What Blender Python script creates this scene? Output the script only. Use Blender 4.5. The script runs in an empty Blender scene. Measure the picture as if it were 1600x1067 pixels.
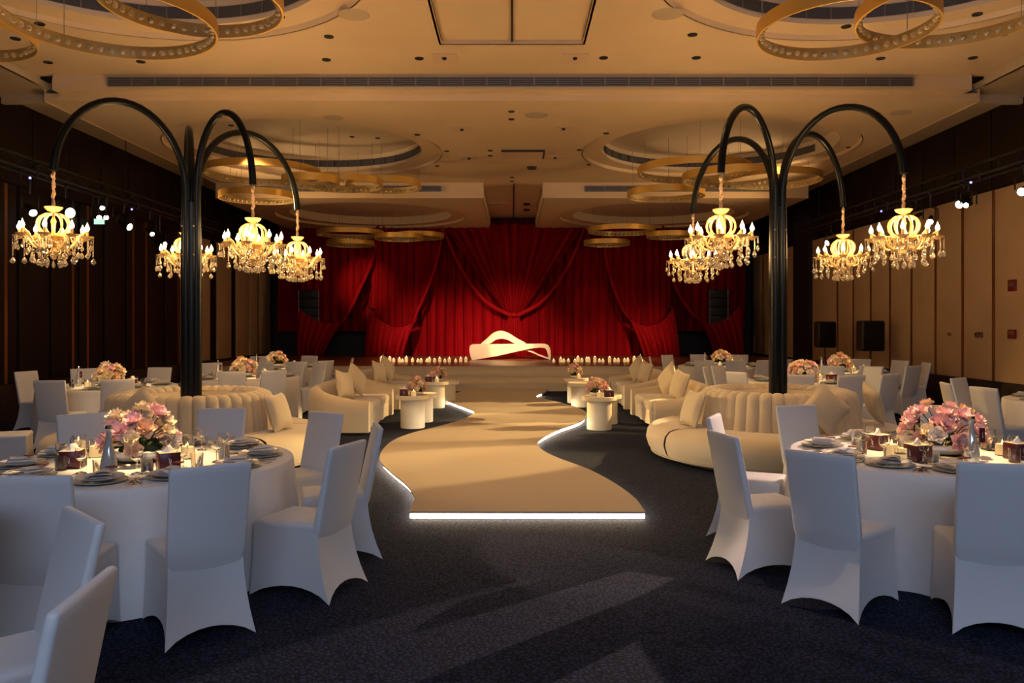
import bpy, bmesh, math, random
from math import sin, cos, pi, radians, atan2, hypot, sqrt
from mathutils import Vector, Matrix

random.seed(7)
scene = bpy.context.scene
COL = scene.collection

# ------------------------------------------------------------------ camera
F, HY, H = 1244.0, 507.0, 1.7          # focal length (px), horizon row, eye height
cam_data = bpy.data.cameras.new('camera')
cam = bpy.data.objects.new('camera', cam_data)
COL.objects.link(cam)
cam.location = (0, 0, H)
cam.rotation_euler = (pi / 2, 0, 0)
cam_data.sensor_width = 36.0
cam_data.lens = 36.0 * F / 1600.0
cam_data.shift_y = -(533.5 - HY) / 1600.0
cam_data.clip_end = 200
scene.camera = cam

# ------------------------------------------------------------------ world, exposure
world = bpy.data.worlds.new('world')
scene.world = world
world.use_nodes = True
world.node_tree.nodes['Background'].inputs[0].default_value = (0.05, 0.045, 0.05, 1)
world.node_tree.nodes['Background'].inputs[1].default_value = 0.3
scene.view_settings.view_transform = 'Standard'
scene.view_settings.look = 'None'
scene.view_settings.gamma = 1.0
scene.view_settings.use_curve_mapping = False
scene.view_settings.exposure = 0.0

WARM = (1.0, 0.62, 0.27)
AMBER = (1.0, 0.66, 0.26)
WHITEWARM = (1.0, 0.78, 0.52)
COOL = (0.55, 0.70, 1.0)


def light(name, kind, loc, energy, color, target=None, **kw):
    d = bpy.data.lights.new(name, kind)
    d.energy = energy
    d.color = color
    for k, v in kw.items():
        setattr(d, k, v)
    o = bpy.data.objects.new(name, d)
    COL.objects.link(o)
    o.location = loc
    if target is not None:
        o.rotation_euler = (Vector(target) - Vector(loc)).to_track_quat('-Z', 'Y').to_euler()
    return o


# cool area light added high behind the camera, not in the entrance opening
light('rear_cool_fill', 'AREA', (0.4, -3.4, 4.4), 280, COOL, target=(0.4, 3.5, 0.3), shape='RECTANGLE', size=7.0, size_y=2.0)

# house light from ceiling downlights (warm, dim)
for lx, ly in ((-1.3, 9.5), (1.3, 9.5), (0, 12.0), (-1.4, 17), (1.4, 17), (0, 19.0)):
    light('house_light', 'SPOT', (lx, ly, 5.3), 70, WARM, target=(lx, ly, 0), spot_size=radians(120), spot_blend=1.0, shadow_soft_size=0.3)
# stage wash on the curtain and the bench
for lx, tx, e in ((-5.6, -2.4, 3200), (0.4, -0.2, 3600), (5.8, 3.4, 2200)):
    light('stage_wash', 'SPOT', (lx, 14.0, 5.2), e * 2.2, (1.0, 0.62, 0.36), target=(tx, 27.2, .9), spot_size=radians(21), spot_blend=1.0, shadow_soft_size=0.15)
light('stage_wash', 'SPOT', (-7.2, 17.5, 4.2), 2600, (1.0, 0.55, 0.3), target=(-5.0, 27.3, 3.0), spot_size=radians(13), spot_blend=0.9, shadow_soft_size=0.1)
for s_ in (-1, 1):      # warm fill added to brighten the ceiling, with no lamp heads of its own
    light('ceiling_fill', 'SPOT', (s_ * 7.6, 18.5, 3.9), 420, WARM, target=(s_ * 1.0, 20.5, 5.4), spot_size=radians(125), spot_blend=1.0, shadow_soft_size=0.2)
light('bench_spot', 'SPOT', (1.5, 16.0, 5.2), 4500, (1.0, 0.78, 0.36), target=(-0.05, 24.8, 1.0), spot_size=radians(9), spot_blend=0.5, shadow_soft_size=0.08)

# ------------------------------------------------------------------ helpers


def unp(x, y, z):
    """ground-plan point of a feature seen at (x, y) whose height is z"""
    Y = F * (H - z) / (y - HY)
    return ((x - 800) * Y / F, Y)


def at(x, y, Y):
    """position at depth Y of a feature seen at (x, y)"""
    return ((x - 800) * Y / F, Y, H - (y - HY) * Y / F)


MATS = {}


def mat(name, color, rough=0.6, metal=0.0, trans=0.0, emit=None, strength=0.0, sheen=0.0, spec=0.5,
        noise=None, bump=None, alpha=1.0, ior=1.45, sub=0.0):
    m = bpy.data.materials.new(name)
    m.use_nodes = True
    nt = m.node_tree
    b = nt.nodes['Principled BSDF']
    b.inputs['Base Color'].default_value = (*color, 1)
    b.inputs['Roughness'].default_value = rough
    b.inputs['Metallic'].default_value = metal
    b.inputs['Transmission Weight'].default_value = trans
    b.inputs['Specular IOR Level'].default_value = spec
    b.inputs['IOR'].default_value = ior
    b.inputs['Sheen Weight'].default_value = sheen
    if emit:
        b.inputs['Emission Color'].default_value = (*emit, 1)
        b.inputs['Emission Strength'].default_value = strength
    if noise or bump:
        tc = nt.nodes.new('ShaderNodeTexCoord')
    if noise:                              # (scale, second colour, stretch)
        mp = nt.nodes.new('ShaderNodeMapping')
        mp.inputs['Scale'].default_value = noise[2] if len(noise) > 2 else (1, 1, 1)
        nz = nt.nodes.new('ShaderNodeTexNoise')
        nz.inputs['Scale'].default_value = noise[0]
        nz.inputs['Detail'].default_value = 3
        rp = nt.nodes.new('ShaderNodeValToRGB')
        rp.color_ramp.elements[0].color = (*color, 1)
        rp.color_ramp.elements[1].color = (*noise[1], 1)
        rp.color_ramp.elements[0].position = 0.35
        rp.color_ramp.elements[1].position = 0.65
        nt.links.new(tc.outputs['Object'], mp.inputs[0])
        nt.links.new(mp.outputs[0], nz.inputs['Vector'])
        nt.links.new(nz.outputs['Fac'], rp.inputs[0])
        nt.links.new(rp.outputs[0], b.inputs['Base Color'])
    if bump:                               # (scale, strength, distance)
        nb = nt.nodes.new('ShaderNodeTexNoise')
        nb.inputs['Scale'].default_value = bump[0]
        bp = nt.nodes.new('ShaderNodeBump')
        bp.inputs['Strength'].default_value = bump[1]
        bp.inputs['Distance'].default_value = bump[2]
        nt.links.new(tc.outputs['Object'], nb.inputs['Vector'])
        nt.links.new(nb.outputs['Fac'], bp.inputs['Height'])
        nt.links.new(bp.outputs[0], b.inputs['Normal'])
    MATS[name] = m
    return m


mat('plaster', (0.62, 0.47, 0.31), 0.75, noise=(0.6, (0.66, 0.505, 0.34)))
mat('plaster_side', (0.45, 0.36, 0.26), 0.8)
mat('coffer', (0.60, 0.50, 0.40), 0.8)
mat('vent_dark', (0.05, 0.055, 0.075), 0.5)
mat('vent_metal', (0.20, 0.19, 0.20), 0.45, metal=0.3)
mat('black', (0.012, 0.012, 0.013), 0.5)
mat('black_gloss', (0.006, 0.007, 0.007), 0.28, spec=0.22)
mat('dark_wood', (0.010, 0.005, 0.0035), 0.5, spec=0.2, noise=(3.0, (0.015, 0.008, 0.005), (6, 6, 0.4)))
mat('dark_wall', (0.009, 0.005, 0.004), 0.6, spec=0.2)
mat('wainscot', (0.020, 0.012, 0.009), 0.5)
mat('fabric_panel', (0.38, 0.25, 0.135), 0.85, noise=(1.2, (0.42, 0.28, 0.155)), bump=(160, 0.15, 0.003))
mat('bronze', (0.26, 0.11, 0.035), 0.35, metal=0.7)
mat('gold', (0.72, 0.42, 0.09), 0.42, metal=0.5)
mat('gold_inner', (0.55, 0.42, 0.20), 0.35, metal=0.55)
mat('crystal', (0.92, 0.82, 0.64), 0.06, trans=0.75, spec=0.8, ior=1.5)
mat('chandelier_glass', (0.95, 0.70, 0.30), 0.12, trans=0.35, spec=0.8, ior=1.5)
mat('chain_sleeve', (0.62, 0.38, 0.20), 0.6, sheen=0.4, bump=(60, 0.6, 0.01))
mat('candle_tube', (0.80, 0.50, 0.16), 0.4)
mat('bulb', (1, 0.85, 0.6), 0.3, emit=(1.0, 0.72, 0.38), strength=22)
mat('cover', (0.60, 0.60, 0.61), 0.7, sheen=0.25, bump=(9, 0.10, 0.01))
mat('cloth', (0.74, 0.72, 0.70), 0.75, sheen=0.2, bump=(14, 0.12, 0.008))
mat('sofa', (0.52, 0.425, 0.285), 0.8, sheen=0.35, bump=(120, 0.10, 0.003))
mat('sofa_seam', (0.36, 0.29, 0.20), 0.9)
mat('cushion', (0.54, 0.44, 0.29), 0.75, sheen=0.4, bump=(20, 0.15, 0.008))
mat('ivory', (0.72, 0.64, 0.48), 0.45)
mat('stage_top', (0.30, 0.10, 0.05), 0.32, noise=(1.5, (0.26, 0.085, 0.04), (1, 8, 1)))
mat('stage_front', (0.52, 0.43, 0.30), 0.55)
mat('runway', (0.44, 0.365, 0.29), 0.6, noise=(0.8, (0.46, 0.385, 0.31)))
mat('runway_edge', (0.55, 0.47, 0.38), 0.6)
mat('led', (1, 0.9, 0.7), 0.5, emit=(1.0, 0.80, 0.55), strength=24)
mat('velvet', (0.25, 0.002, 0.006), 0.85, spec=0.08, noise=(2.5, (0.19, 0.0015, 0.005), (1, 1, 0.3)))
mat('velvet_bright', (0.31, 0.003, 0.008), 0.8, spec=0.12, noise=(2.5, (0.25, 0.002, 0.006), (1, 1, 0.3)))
mat('porcelain', (0.70, 0.69, 0.66), 0.22)
mat('charger', (0.48, 0.47, 0.44), 0.25, metal=0.2)
mat('napkin', (0.74, 0.71, 0.68), 0.85)
mat('steel', (0.72, 0.68, 0.60), 0.16, metal=1.0)
mat('glass', (0.97, 0.96, 0.94), 0.03, trans=1.0, ior=1.45)
mat('carafe', (0.90, 0.88, 0.84), 0.06, trans=0.55, metal=0.25, ior=1.45)
mat('wax', (0.86, 0.70, 0.42), 0.5)
mat('wax_lit', (0.90, 0.72, 0.42), 0.5, emit=(1.0, 0.62, 0.24), strength=0.45)
mat('flame', (1, 0.8, 0.4), 0.5, emit=(1.0, 0.62, 0.22), strength=12)
mat('maroon', (0.085, 0.010, 0.016), 0.4)
mat('print_white', (0.8, 0.75, 0.75), 0.6)
mat('tissue', (0.80, 0.77, 0.76), 0.9)
mat('red_card', (0.22, 0.035, 0.018), 0.5)
mat('petal_pink', (0.80, 0.46, 0.50), 0.7, noise=(30, (0.84, 0.58, 0.58)))
mat('petal_rose', (0.68, 0.36, 0.35), 0.7, noise=(30, (0.74, 0.46, 0.42)))
mat('petal_cream', (0.86, 0.68, 0.42), 0.7, noise=(30, (0.88, 0.76, 0.54)))
mat('petal_peach', (0.80, 0.48, 0.30), 0.7, noise=(30, (0.84, 0.58, 0.38)))
mat('petal_white', (0.80, 0.68, 0.58), 0.7)
mat('moss', (0.022, 0.040, 0.012), 0.9)
mat('stem', (0.05, 0.045, 0.02), 0.7)
mat('stage_lens', (1, 1, 1), 0.3, emit=(1.0, 0.90, 0.74), strength=22)
mat('stage_lens_dim', (1, 1, 1), 0.3, emit=(0.25, 0.27, 1.0), strength=2.5)
mat('exit_face', (0.5, 0.8, 0.6), 0.5, emit=(0.55, 0.95, 0.75), strength=1.0)
mat('alarm_red', (0.16, 0.012, 0.010), 0.4)
mat('bronze_plate', (0.22, 0.13, 0.07), 0.4, metal=0.5)
mat('access_panel', (0.60, 0.44, 0.32), 0.7)


def carpet_material():
    m = bpy.data.materials.new('carpet')
    m.use_nodes = True
    nt = m.node_tree
    b = nt.nodes['Principled BSDF']
    b.inputs['Roughness'].default_value = 0.95
    b.inputs['Specular IOR Level'].default_value = 0.15
    b.inputs['Sheen Weight'].default_value = 0.0
    tc = nt.nodes.new('ShaderNodeTexCoord')
    nzw = nt.nodes.new('ShaderNodeTexNoise')
    nzw.inputs['Scale'].default_value = 9
    mix = nt.nodes.new('ShaderNodeMix')
    mix.data_type = 'VECTOR'
    mix.inputs[0].default_value = 0.05
    vo = nt.nodes.new('ShaderNodeTexVoronoi')
    vo.feature = 'DISTANCE_TO_EDGE'
    vo.inputs['Scale'].default_value = 34
    rp = nt.nodes.new('ShaderNodeValToRGB')
    rp.color_ramp.elements[0].color = (0.003, 0.005, 0.012, 1)
    rp.color_ramp.elements[1].color = (0.027, 0.037, 0.085, 1)
    rp.color_ramp.elements[0].position = 0.02
    rp.color_ramp.elements[1].position = 0.22
    nz = nt.nodes.new('ShaderNodeTexNoise')
    nz.inputs['Scale'].default_value = 90
    mr = nt.nodes.new('ShaderNodeMix')
    mr.data_type = 'RGBA'
    mr.blend_type = 'MULTIPLY'
    mr.inputs[0].default_value = 0.55
    bp = nt.nodes.new('ShaderNodeBump')
    bp.inputs['Strength'].default_value = 0.5
    bp.inputs['Distance'].default_value = 0.01
    L = nt.links.new
    L(tc.outputs['Object'], nzw.inputs['Vector'])
    L(tc.outputs['Object'], mix.inputs[4])
    L(nzw.outputs['Color'], mix.inputs[5])
    L(mix.outputs[1], vo.inputs['Vector'])
    L(vo.outputs['Distance'], rp.inputs[0])
    L(tc.outputs['Object'], nz.inputs['Vector'])
    L(rp.outputs[0], mr.inputs[6])
    L(nz.outputs['Color'], mr.inputs[7])
    L(mr.outputs[2], b.inputs['Base Color'])
    L(vo.outputs['Distance'], bp.inputs['Height'])
    L(bp.outputs[0], b.inputs['Normal'])
    MATS['carpet'] = m


carpet_material()


class MB:
    """collects shapes, builds ONE mesh object"""

    def __init__(s):
        s.v = []
        s.f = []

    def add(s, v, f):
        o = len(s.v)
        s.v += [tuple(p) for p in v]
        s.f += [tuple(i + o for i in q) for q in f]
        return s

    def box(s, c, d, rz=0.0, m=None):
        x, y, z = d[0] / 2, d[1] / 2, d[2] / 2
        v = [(-x, -y, -z), (x, -y, -z), (x, y, -z), (-x, y, -z), (-x, -y, z), (x, -y, z), (x, y, z), (-x, y, z)]
        if m is not None:
            v = [m @ Vector(p) for p in v]
        elif rz:
            v = [(p[0] * cos(rz) - p[1] * sin(rz), p[0] * sin(rz) + p[1] * cos(rz), p[2]) for p in v]
        v = [(p[0] + c[0], p[1] + c[1], p[2] + c[2]) for p in v]
        return s.add(v, [(3, 2, 1, 0), (4, 5, 6, 7), (0, 1, 5, 4), (1, 2, 6, 5), (2, 3, 7, 6), (3, 0, 4, 7)])

    def rbox(s, c, d, r, rz=0.0, seg=3):
        """box with rounded vertical and horizontal edges (superellipse-like loft)"""
        hx, hy, hz = d[0] / 2, d[1] / 2, d[2] / 2
        r = min(r, hx, hy, hz)

        def loop(ins, z):
            pts = []
            rr = max(r - ins, 0.0005)
            for (qx, qy, a0) in ((1, 1, 0), (-1, 1, pi / 2), (-1, -1, pi), (1, -1, 3 * pi / 2)):
                for k in range(seg + 1):
                    a = a0 + k * pi / 2 / seg
                    x = qx * (hx - r) + rr * cos(a)
                    y = qy * (hy - r) + rr * sin(a)
                    pts.append((c[0] + x * cos(rz) - y * sin(rz), c[1] + x * sin(rz) + y * cos(rz), c[2] + z))
            return pts
        loops = []
        for k in range(seg + 1):
            a = k * pi / 2 / seg
            loops.append(loop(r * (1 - sin(a)), -hz + r * (1 - cos(a))))
        for k in range(seg + 1):
            a = pi / 2 - k * pi / 2 / seg
            loops.append(loop(r * (1 - sin(a)), hz - r * (1 - cos(a))))
        return s.loft(loops, cap=True)

    def loft(s, loops, cap=False, closed=True):
        n = len(loops[0])
        v = [p for l in loops for p in l]
        f = []
        for i in range(len(loops) - 1):
            for j in range(n if closed else n - 1):
                k = (j + 1) % n
                f.append((i * n + j, i * n + k, (i + 1) * n + k, (i + 1) * n + j))
        if cap:
            f.append(tuple(reversed(range(n))))
            f.append(tuple((len(loops) - 1) * n + j for j in range(n)))
        return s.add(v, f)

    def lathe(s, prof, c=(0, 0, 0), seg=24, a0=0.0, a1=2 * pi):
        full = abs(a1 - a0 - 2 * pi) < 1e-6
        n = seg if full else seg + 1
        v = []
        f = []
        for (r, z) in prof:
            for j in range(n):
                a = a0 + (a1 - a0) * j / seg
                v.append((c[0] + r * cos(a), c[1] + r * sin(a), c[2] + z))
        for i in range(len(prof) - 1):
            for j in range(seg):
                k = (j + 1) % n if full else j + 1
                f.append((i * n + j, i * n + k, (i + 1) * n + k, (i + 1) * n + j))
        return s.add(v, f)

    def tube(s, pts, r, seg=8, cap=True):
        pts = [Vector(p) for p in pts]
        loops = []
        up = Vector((0, 0, 1))
        prev = None
        for i, p in enumerate(pts):
            t = (pts[min(i + 1, len(pts) - 1)] - pts[max(i - 1, 0)])
            t.normalize()
            if prev is None:
                ref = up if abs(t.dot(up)) < 0.9 else Vector((1, 0, 0))
                n1 = t.cross(ref).normalized()
            else:
                n1 = (prev - t * prev.dot(t))
                n1.normalize()
            prev = n1
            n2 = t.cross(n1)
            rr = r[i] if isinstance(r, (list, tuple)) else r
            loops.append([p + (n1 * cos(2 * pi * k / seg) + n2 * sin(2 * pi * k / seg)) * rr for k in range(seg)])
        return s.loft(loops, cap=cap)

    def grid(s, fn, nu, nv, closed_u=False):
        n = nu if closed_u else nu + 1
        v = [fn(i / nu, j / nv) for j in range(nv + 1) for i in range(n)]
        f = []
        for j in range(nv):
            for i in range(nu):
                k = (i + 1) % n if closed_u else i + 1
                f.append((j * n + i, j * n + k, (j + 1) * n + k, (j + 1) * n + i))
        return s.add(v, f)

    def sphere(s, c, r, seg=8, rings=6, sz=1.0):
        prof = [(max(r * sin(pi * k / rings), 1e-4), -r * sz * cos(pi * k / rings)) for k in range(rings + 1)]
        return s.lathe(prof, c, seg)

    def prism(s, outline, y0, y1):
        """outline in (x, z), extruded along y"""
        n = len(outline)
        v = [(x, y0, z) for x, z in outline] + [(x, y1, z) for x, z in outline]
        f = [tuple(range(n)), tuple(reversed(range(n, 2 * n)))]
        f += [(i, n + i, n + (i + 1) % n, (i + 1) % n) for i in range(n)]
        return s.add(v, f)

    def slab(s, outline, z0, z1):
        """outline in (x, y), extruded along z"""
        n = len(outline)
        v = [(x, y, z0) for x, y in outline] + [(x, y, z1) for x, y in outline]
        f = [tuple(reversed(range(n))), tuple(range(n, 2 * n))]
        f += [(i, (i + 1) % n, n + (i + 1) % n, n + i) for i in range(n)]
        return s.add(v, f)

    def mesh(s, name, material, smooth=True, fix=True):
        me = bpy.data.meshes.new(name)
        me.from_pydata(s.v, [], s.f)
        if fix:
            bm = bmesh.new()
            bm.from_mesh(me)
            bmesh.ops.recalc_face_normals(bm, faces=bm.faces)
            bm.to_mesh(me)
            bm.free()
        me.materials.append(MATS[material])
        if smooth:
            me.polygons.foreach_set('use_smooth', [True] * len(me.polygons))
            try:
                me.set_sharp_from_angle(angle=radians(40))
            except Exception:
                pass
        me.update()
        return me

    def build(s, name, material, parent=None, smooth=True, loc=(0, 0, 0), rz=0.0, fix=True):
        return put(name, s.mesh(name, material, smooth, fix), parent, loc, rz)


def put(name, me, parent=None, loc=(0, 0, 0), rz=0.0, rot=None, scale=None):
    o = bpy.data.objects.new(name, me)
    COL.objects.link(o)
    o.location = loc
    o.rotation_euler = rot if rot is not None else (0, 0, rz)
    if scale is not None:
        o.scale = scale if hasattr(scale, '__len__') else (scale,) * 3
    if parent is not None:
        o.parent = parent
    return o


def tag(o, label, cat, group=None):
    o['label'] = label
    o['category'] = cat
    if group:
        o['group'] = group
    return o


def thing(name, label, cat, loc=(0, 0, 0), rz=0.0, group=None):
    return tag(put(name, None, None, loc, rz), label, cat, group)


def struct(o, label=None):
    o['kind'] = 'structure'
    if label:
        o['label'] = label
    return o


CLOCK = ['twelve', 'one', 'two', 'three', 'four', 'five', 'six', 'seven', 'eight', 'nine', 'ten', 'eleven']


def clock(dx, dy):
    a = math.degrees(atan2(dy, dx))
    return CLOCK[int(round((90 - a) / 30.0)) % 12]


# ------------------------------------------------------------------ the room shell
W, WTOP = 8.7, 5.6
ZN, ZM, ZF = 5.75, 5.40, 5.00
YB = 29.0

fl = MB().add([(-W - .2, -4.2, 0), (W + .2, -4.2, 0), (W + .2, YB + .2, 0), (-W - .2, YB + .2, 0)], [(0, 1, 2, 3)]).build('floor', 'carpet', smooth=False)
struct(fl, 'dark navy pebble patterned carpet floor')


def holed(name, x0, x1, y0, y1, z, holes, material, parent):
    bm = bmesh.new()
    ring = [bm.verts.new(p) for p in ((x0, y0, z), (x1, y0, z), (x1, y1, z), (x0, y1, z))]
    for i in range(4):
        bm.edges.new((ring[i], ring[(i + 1) % 4]))
    for (cx, cy, r) in holes:
        c = [bm.verts.new((cx + r * cos(2 * pi * k / 96), cy + r * sin(2 * pi * k / 96), z)) for k in range(96)]
        for i in range(96):
            bm.edges.new((c[i], c[(i + 1) % 96]))
    bmesh.ops.triangle_fill(bm, use_beauty=True, use_dissolve=False, edges=bm.edges[:])
    for f in bm.faces:
        f.normal_update()
        if f.normal.z > 0:
            f.normal_flip()
    me = bpy.data.meshes.new(name)
    bm.to_mesh(me)
    bm.free()
    me.materials.append(MATS[material])
    return put(name, me, parent)


R1, R2 = 2.85, 2.43
ceil = MB().box((0, 12.5, 6.55), (2 * W + .4, 33.4, 0.1)).build('ceiling', 'black', smooth=False)
struct(ceil, 'cream plaster ceiling with stepped panels and round coffers')
NEAR = [(-4.37, 8.5), (4.37, 8.5)]
MID = [(-4.37, 17.0), (4.37, 17.0)]
FAR = [(-4.3, 24.4), (4.3, 24.4)]
# near ceiling: left and right fields, crossbar behind the middle recess
holed('ceiling_panel', -7.7, -1.02, -4, 13, ZN, [(*NEAR[0], R1)], 'plaster', ceil)
holed('ceiling_panel', 1.02, 7.7, -4, 13, ZN, [(*NEAR[1], R1)], 'plaster', ceil)
MB().add([(-1.02, 11.5, ZN), (1.02, 11.5, ZN), (1.02, 13, ZN), (-1.02, 13, ZN)], [(3, 2, 1, 0)]).build('ceiling_panel', 'plaster', ceil, False)
rec = MB().box((-.515, 3.75, ZN + .07), (1.0, 15.5, .02)).build('recess_panel', 'plaster', ceil, False)
MB().box((.515, 3.75, ZN + .07), (1.0, 15.5, .02)).build('recess_panel', 'plaster', ceil, False)
MB().box((-1.04, 3.75, ZN + .04), (.03, 15.5, .08)).box((1.04, 3.75, ZN + .04), (.03, 15.5, .08)).box((0, 11.52, ZN + .04), (2.1, .03, .08)).build('recess_edge', 'plaster', ceil, False)
MB().box((0, 3.75, ZN + .045), (.03, 15.5, .03)).build('track', 'black', ceil, False)
# side soffits
for s in (-1, 1):
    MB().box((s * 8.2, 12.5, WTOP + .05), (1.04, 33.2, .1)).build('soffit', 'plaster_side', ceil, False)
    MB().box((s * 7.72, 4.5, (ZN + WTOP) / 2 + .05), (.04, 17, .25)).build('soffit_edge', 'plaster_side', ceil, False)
# bulkhead with long linear grille
bulk = MB().box((0, 13.1, 5.64), (14.9, .4, .28)).build('bulkhead', 'plaster', ceil, False)
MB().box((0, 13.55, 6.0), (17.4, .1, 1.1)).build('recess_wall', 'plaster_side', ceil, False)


def grille(parent, x0, x1, y, z0, z1, n, name='vent_grille'):
    g = MB().box(((x0 + x1) / 2, y - .005, (z0 + z1) / 2), (x1 - x0, .02, z1 - z0)).build(name, 'vent_dark', parent, False)
    dv = MB().box((0, 0, 0), (.025, .03, z1 - z0)).mesh('vent_divider', 'vent_metal', False)
    for k in range(n + 1):
        put('vent_divider', dv, g, (x0 + (x1 - x0) * k / n, y - .02, (z0 + z1) / 2))
    for k in range(5):
        MB().box(((x0 + x1) / 2, y - .02, z0 + (z1 - z0) * k / 4), (x1 - x0, .02, .014)).build('vent_slat', 'vent_metal', g, False)
    return g


grille(ceil, -6.53, 6.48, 12.885, 5.555, 5.69, 34)
# middle field
holed('ceiling_panel', -7.73, 7.73, 13.2, 20.8, ZM, [(*MID[0], R1), (*MID[1], R1)], 'plaster', ceil)
MB().add([(-7.73, 20.8, ZM), (7.73, 20.8, ZM), (7.73, 29, ZM), (-7.73, 29, ZM)], [(3, 2, 1, 0)]).build('ceiling_panel', 'plaster', ceil, False)
MB().box((0, 13.18, ZM + .06), (15.46, .04, .12)).build('panel_fascia', 'plaster', ceil, False)
for s in (-1, 1):
    MB().box((s * 7.74, 21.1, ZM + .1), (.04, 15.8, .22)).build('panel_fascia', 'plaster', ceil, False)
# far fields, lower, either side of the middle slot
for s, c in ((-1, FAR[0]), (1, FAR[1])):
    x0, x1 = (-7.73, -.76) if s < 0 else (.82, 7.73)
    holed('ceiling_panel', x0, x1, 20.8, 27.9, ZF, [(*c, R1)], 'plaster', ceil)
    MB().box(((x0 + x1) / 2, 20.79, (ZF + ZM) / 2), (x1 - x0, .03, ZM - ZF)).build('panel_fascia', 'plaster', ceil, False)
    xi = x1 if s < 0 else x0
    xo = x0 if s < 0 else x1
    MB().box((xi, 24.35, (ZF + ZM) / 2), (.03, 7.1, ZM - ZF)).build('panel_fascia', 'plaster', ceil, False)
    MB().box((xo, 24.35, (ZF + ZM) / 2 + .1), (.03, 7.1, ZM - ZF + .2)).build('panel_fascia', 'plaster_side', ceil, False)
    gx = (-7.0, -1.85) if s < 0 else (1.9, 7.0)
    grille(ceil, gx[0], gx[1], 20.77, ZF + .17, ZF + .30, 10)
# round coffers
for lst, z in ((NEAR, ZN), (MID, ZM), (FAR, ZF)):
    for (cx, cy) in lst:
        cf = MB().lathe([(R1 + .02, z), (R1, z + .0), (R1 - .03, z + .07), (R2, z + .07)], (cx, cy, 0), 96).build('coffer_rim', 'plaster', ceil)
        zt = z + (.40 if z != ZF else .32)
        MB().lathe([(R2, z + .07), (R2, zt), (.001, zt)], (cx, cy, 0), 96).build('coffer_dome', 'coffer', ceil)
        if z != ZF:
            cv = MB().lathe([(R2 - .01, z + .14), (R2 - .01, z + .30)], (cx, cy, 0), 60, radians(15), radians(165)).build('curved_vent', 'vent_dark', ceil)
            dv = MB().box((0, 0, 0), (.012, .012, .16)).mesh('vent_divider', 'vent_metal', False)
            for k in range(0, 19):
                a = radians(15 + k * 150 / 18)
                put('vent_divider', dv, cv, (cx + (R2 - .02) * cos(a), cy + (R2 - .02) * sin(a), z + .22))
# downlights, loudspeakers, access panels
dl = MB().lathe([(.001, -.002), (.052, -.002), (.066, -.012), (.07, 0)], seg=16).mesh('downlight', 'black')
for (x, y) in [(24, 60), (62, 37), (75, 97), (220, 96), (275, 56), (437, 34), (514, 57), (510, 93), (655, 91), (943, 90), (1082, 54), (1088, 90), (1165, 28), (1322, 49), (1376, 91), (1527, 30), (1520, 90), (1568, 53)]:
    p = unp(x, y, ZN)
    if abs(p[0]) > 7.6:
        continue
    inc = any(hypot(p[0] - c[0], p[1] - c[1]) < R2 for c in NEAR)
    rim = any(hypot(p[0] - c[0], p[1] - c[1]) < R1 for c in NEAR)
    put('downlight', dl, ceil, (p[0], p[1], ZN + (.40 if inc else .07 if rim else 0)))
dls = MB().lathe([(.001, -.002), (.042, -.002), (.055, -.012), (.058, 0)], seg=12).mesh('downlight', 'black')
for (x, y) in [(309, 192), (799, 174), (799, 186), (652, 210), (698, 236), (766, 235), (766, 243), (683, 259), (947, 208), (905, 234), (920, 257), (800, 277), (361, 226), (1344, 209), (1326, 235), (800, 283), (550, 242), (590, 244), (606, 226)]:
    p = unp(x, y, ZM)
    inc = any(hypot(p[0] - c[0], p[1] - c[1]) < R2 for c in MID)
    rim = any(hypot(p[0] - c[0], p[1] - c[1]) < R1 for c in MID)
    put('downlight', dls, ceil, (p[0], p[1], ZM + (.40 if inc else .07 if rim else 0)))
for (x, y, z, r) in ((553, 23, ZN, .20), (1043, 22, ZN, .20), (838, 180, ZM, .20), (521, 184, ZM, .17), (1408, 176, ZM, .17)):
    p = unp(x, y, z)
    MB().lathe([(.001, -.012), (r * .85, -.012), (r, -.004), (r + .01, 0)], seg=32).build('ceiling_speaker', 'plaster_side', ceil, loc=(p[0], p[1], z))
ap = MB().box((0, 0, -.006), (.38, .42, .012)).mesh('access_panel', 'access_panel', False)
hd = MB().lathe([(.001, -.04), (.03, -.03), (.035, 0)], seg=10).mesh('sprinkler', 'black')
for (x, y, z) in ((695, 91, ZN), (898, 91, ZN), (722, 202, ZM), (880, 201, ZM), (733, 247, ZM), (867, 246, ZM)):
    p = unp(x, y, z)
    a = put('access_panel', ap, ceil, (p[0], p[1], z))
    put('sprinkler', hd, a, (0, -.06, -.012))
p = unp(817, 240, ZM)
pl = MB().box((0, 0, -.02), (.86, .7, .04)).build('projector_hatch', 'access_panel', ceil, False, loc=(p[0], p[1], ZM))
MB().box((0, -.36, -.02), (.92, .03, .05)).box((.45, 0, -.02), (.03, .72, .05)).build('hatch_gap', 'black', pl, False)
for (x, y) in ((831, 261), (737, 318), (823, 318), (823, 327)):
    p = unp(x, y, ZM)
    MB().lathe([(.001, -.05), (.10, -.05), (.12, 0)], seg=16).build('ceiling_fixture', 'black', ceil, loc=(p[0], p[1], ZM))
for (x, y) in ((775, 318), (826, 320)):
    p = unp(x, y, ZM)
    MB().box((0, 0, -.015), (.55, .5, .03)).build('access_panel', 'access_panel', ceil, False, loc=(p[0], p[1], ZM))
MB().box((.05, 24.6, ZM - .012), (.035, 7.4, .024)).build('track', 'black', ceil, False)

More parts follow.
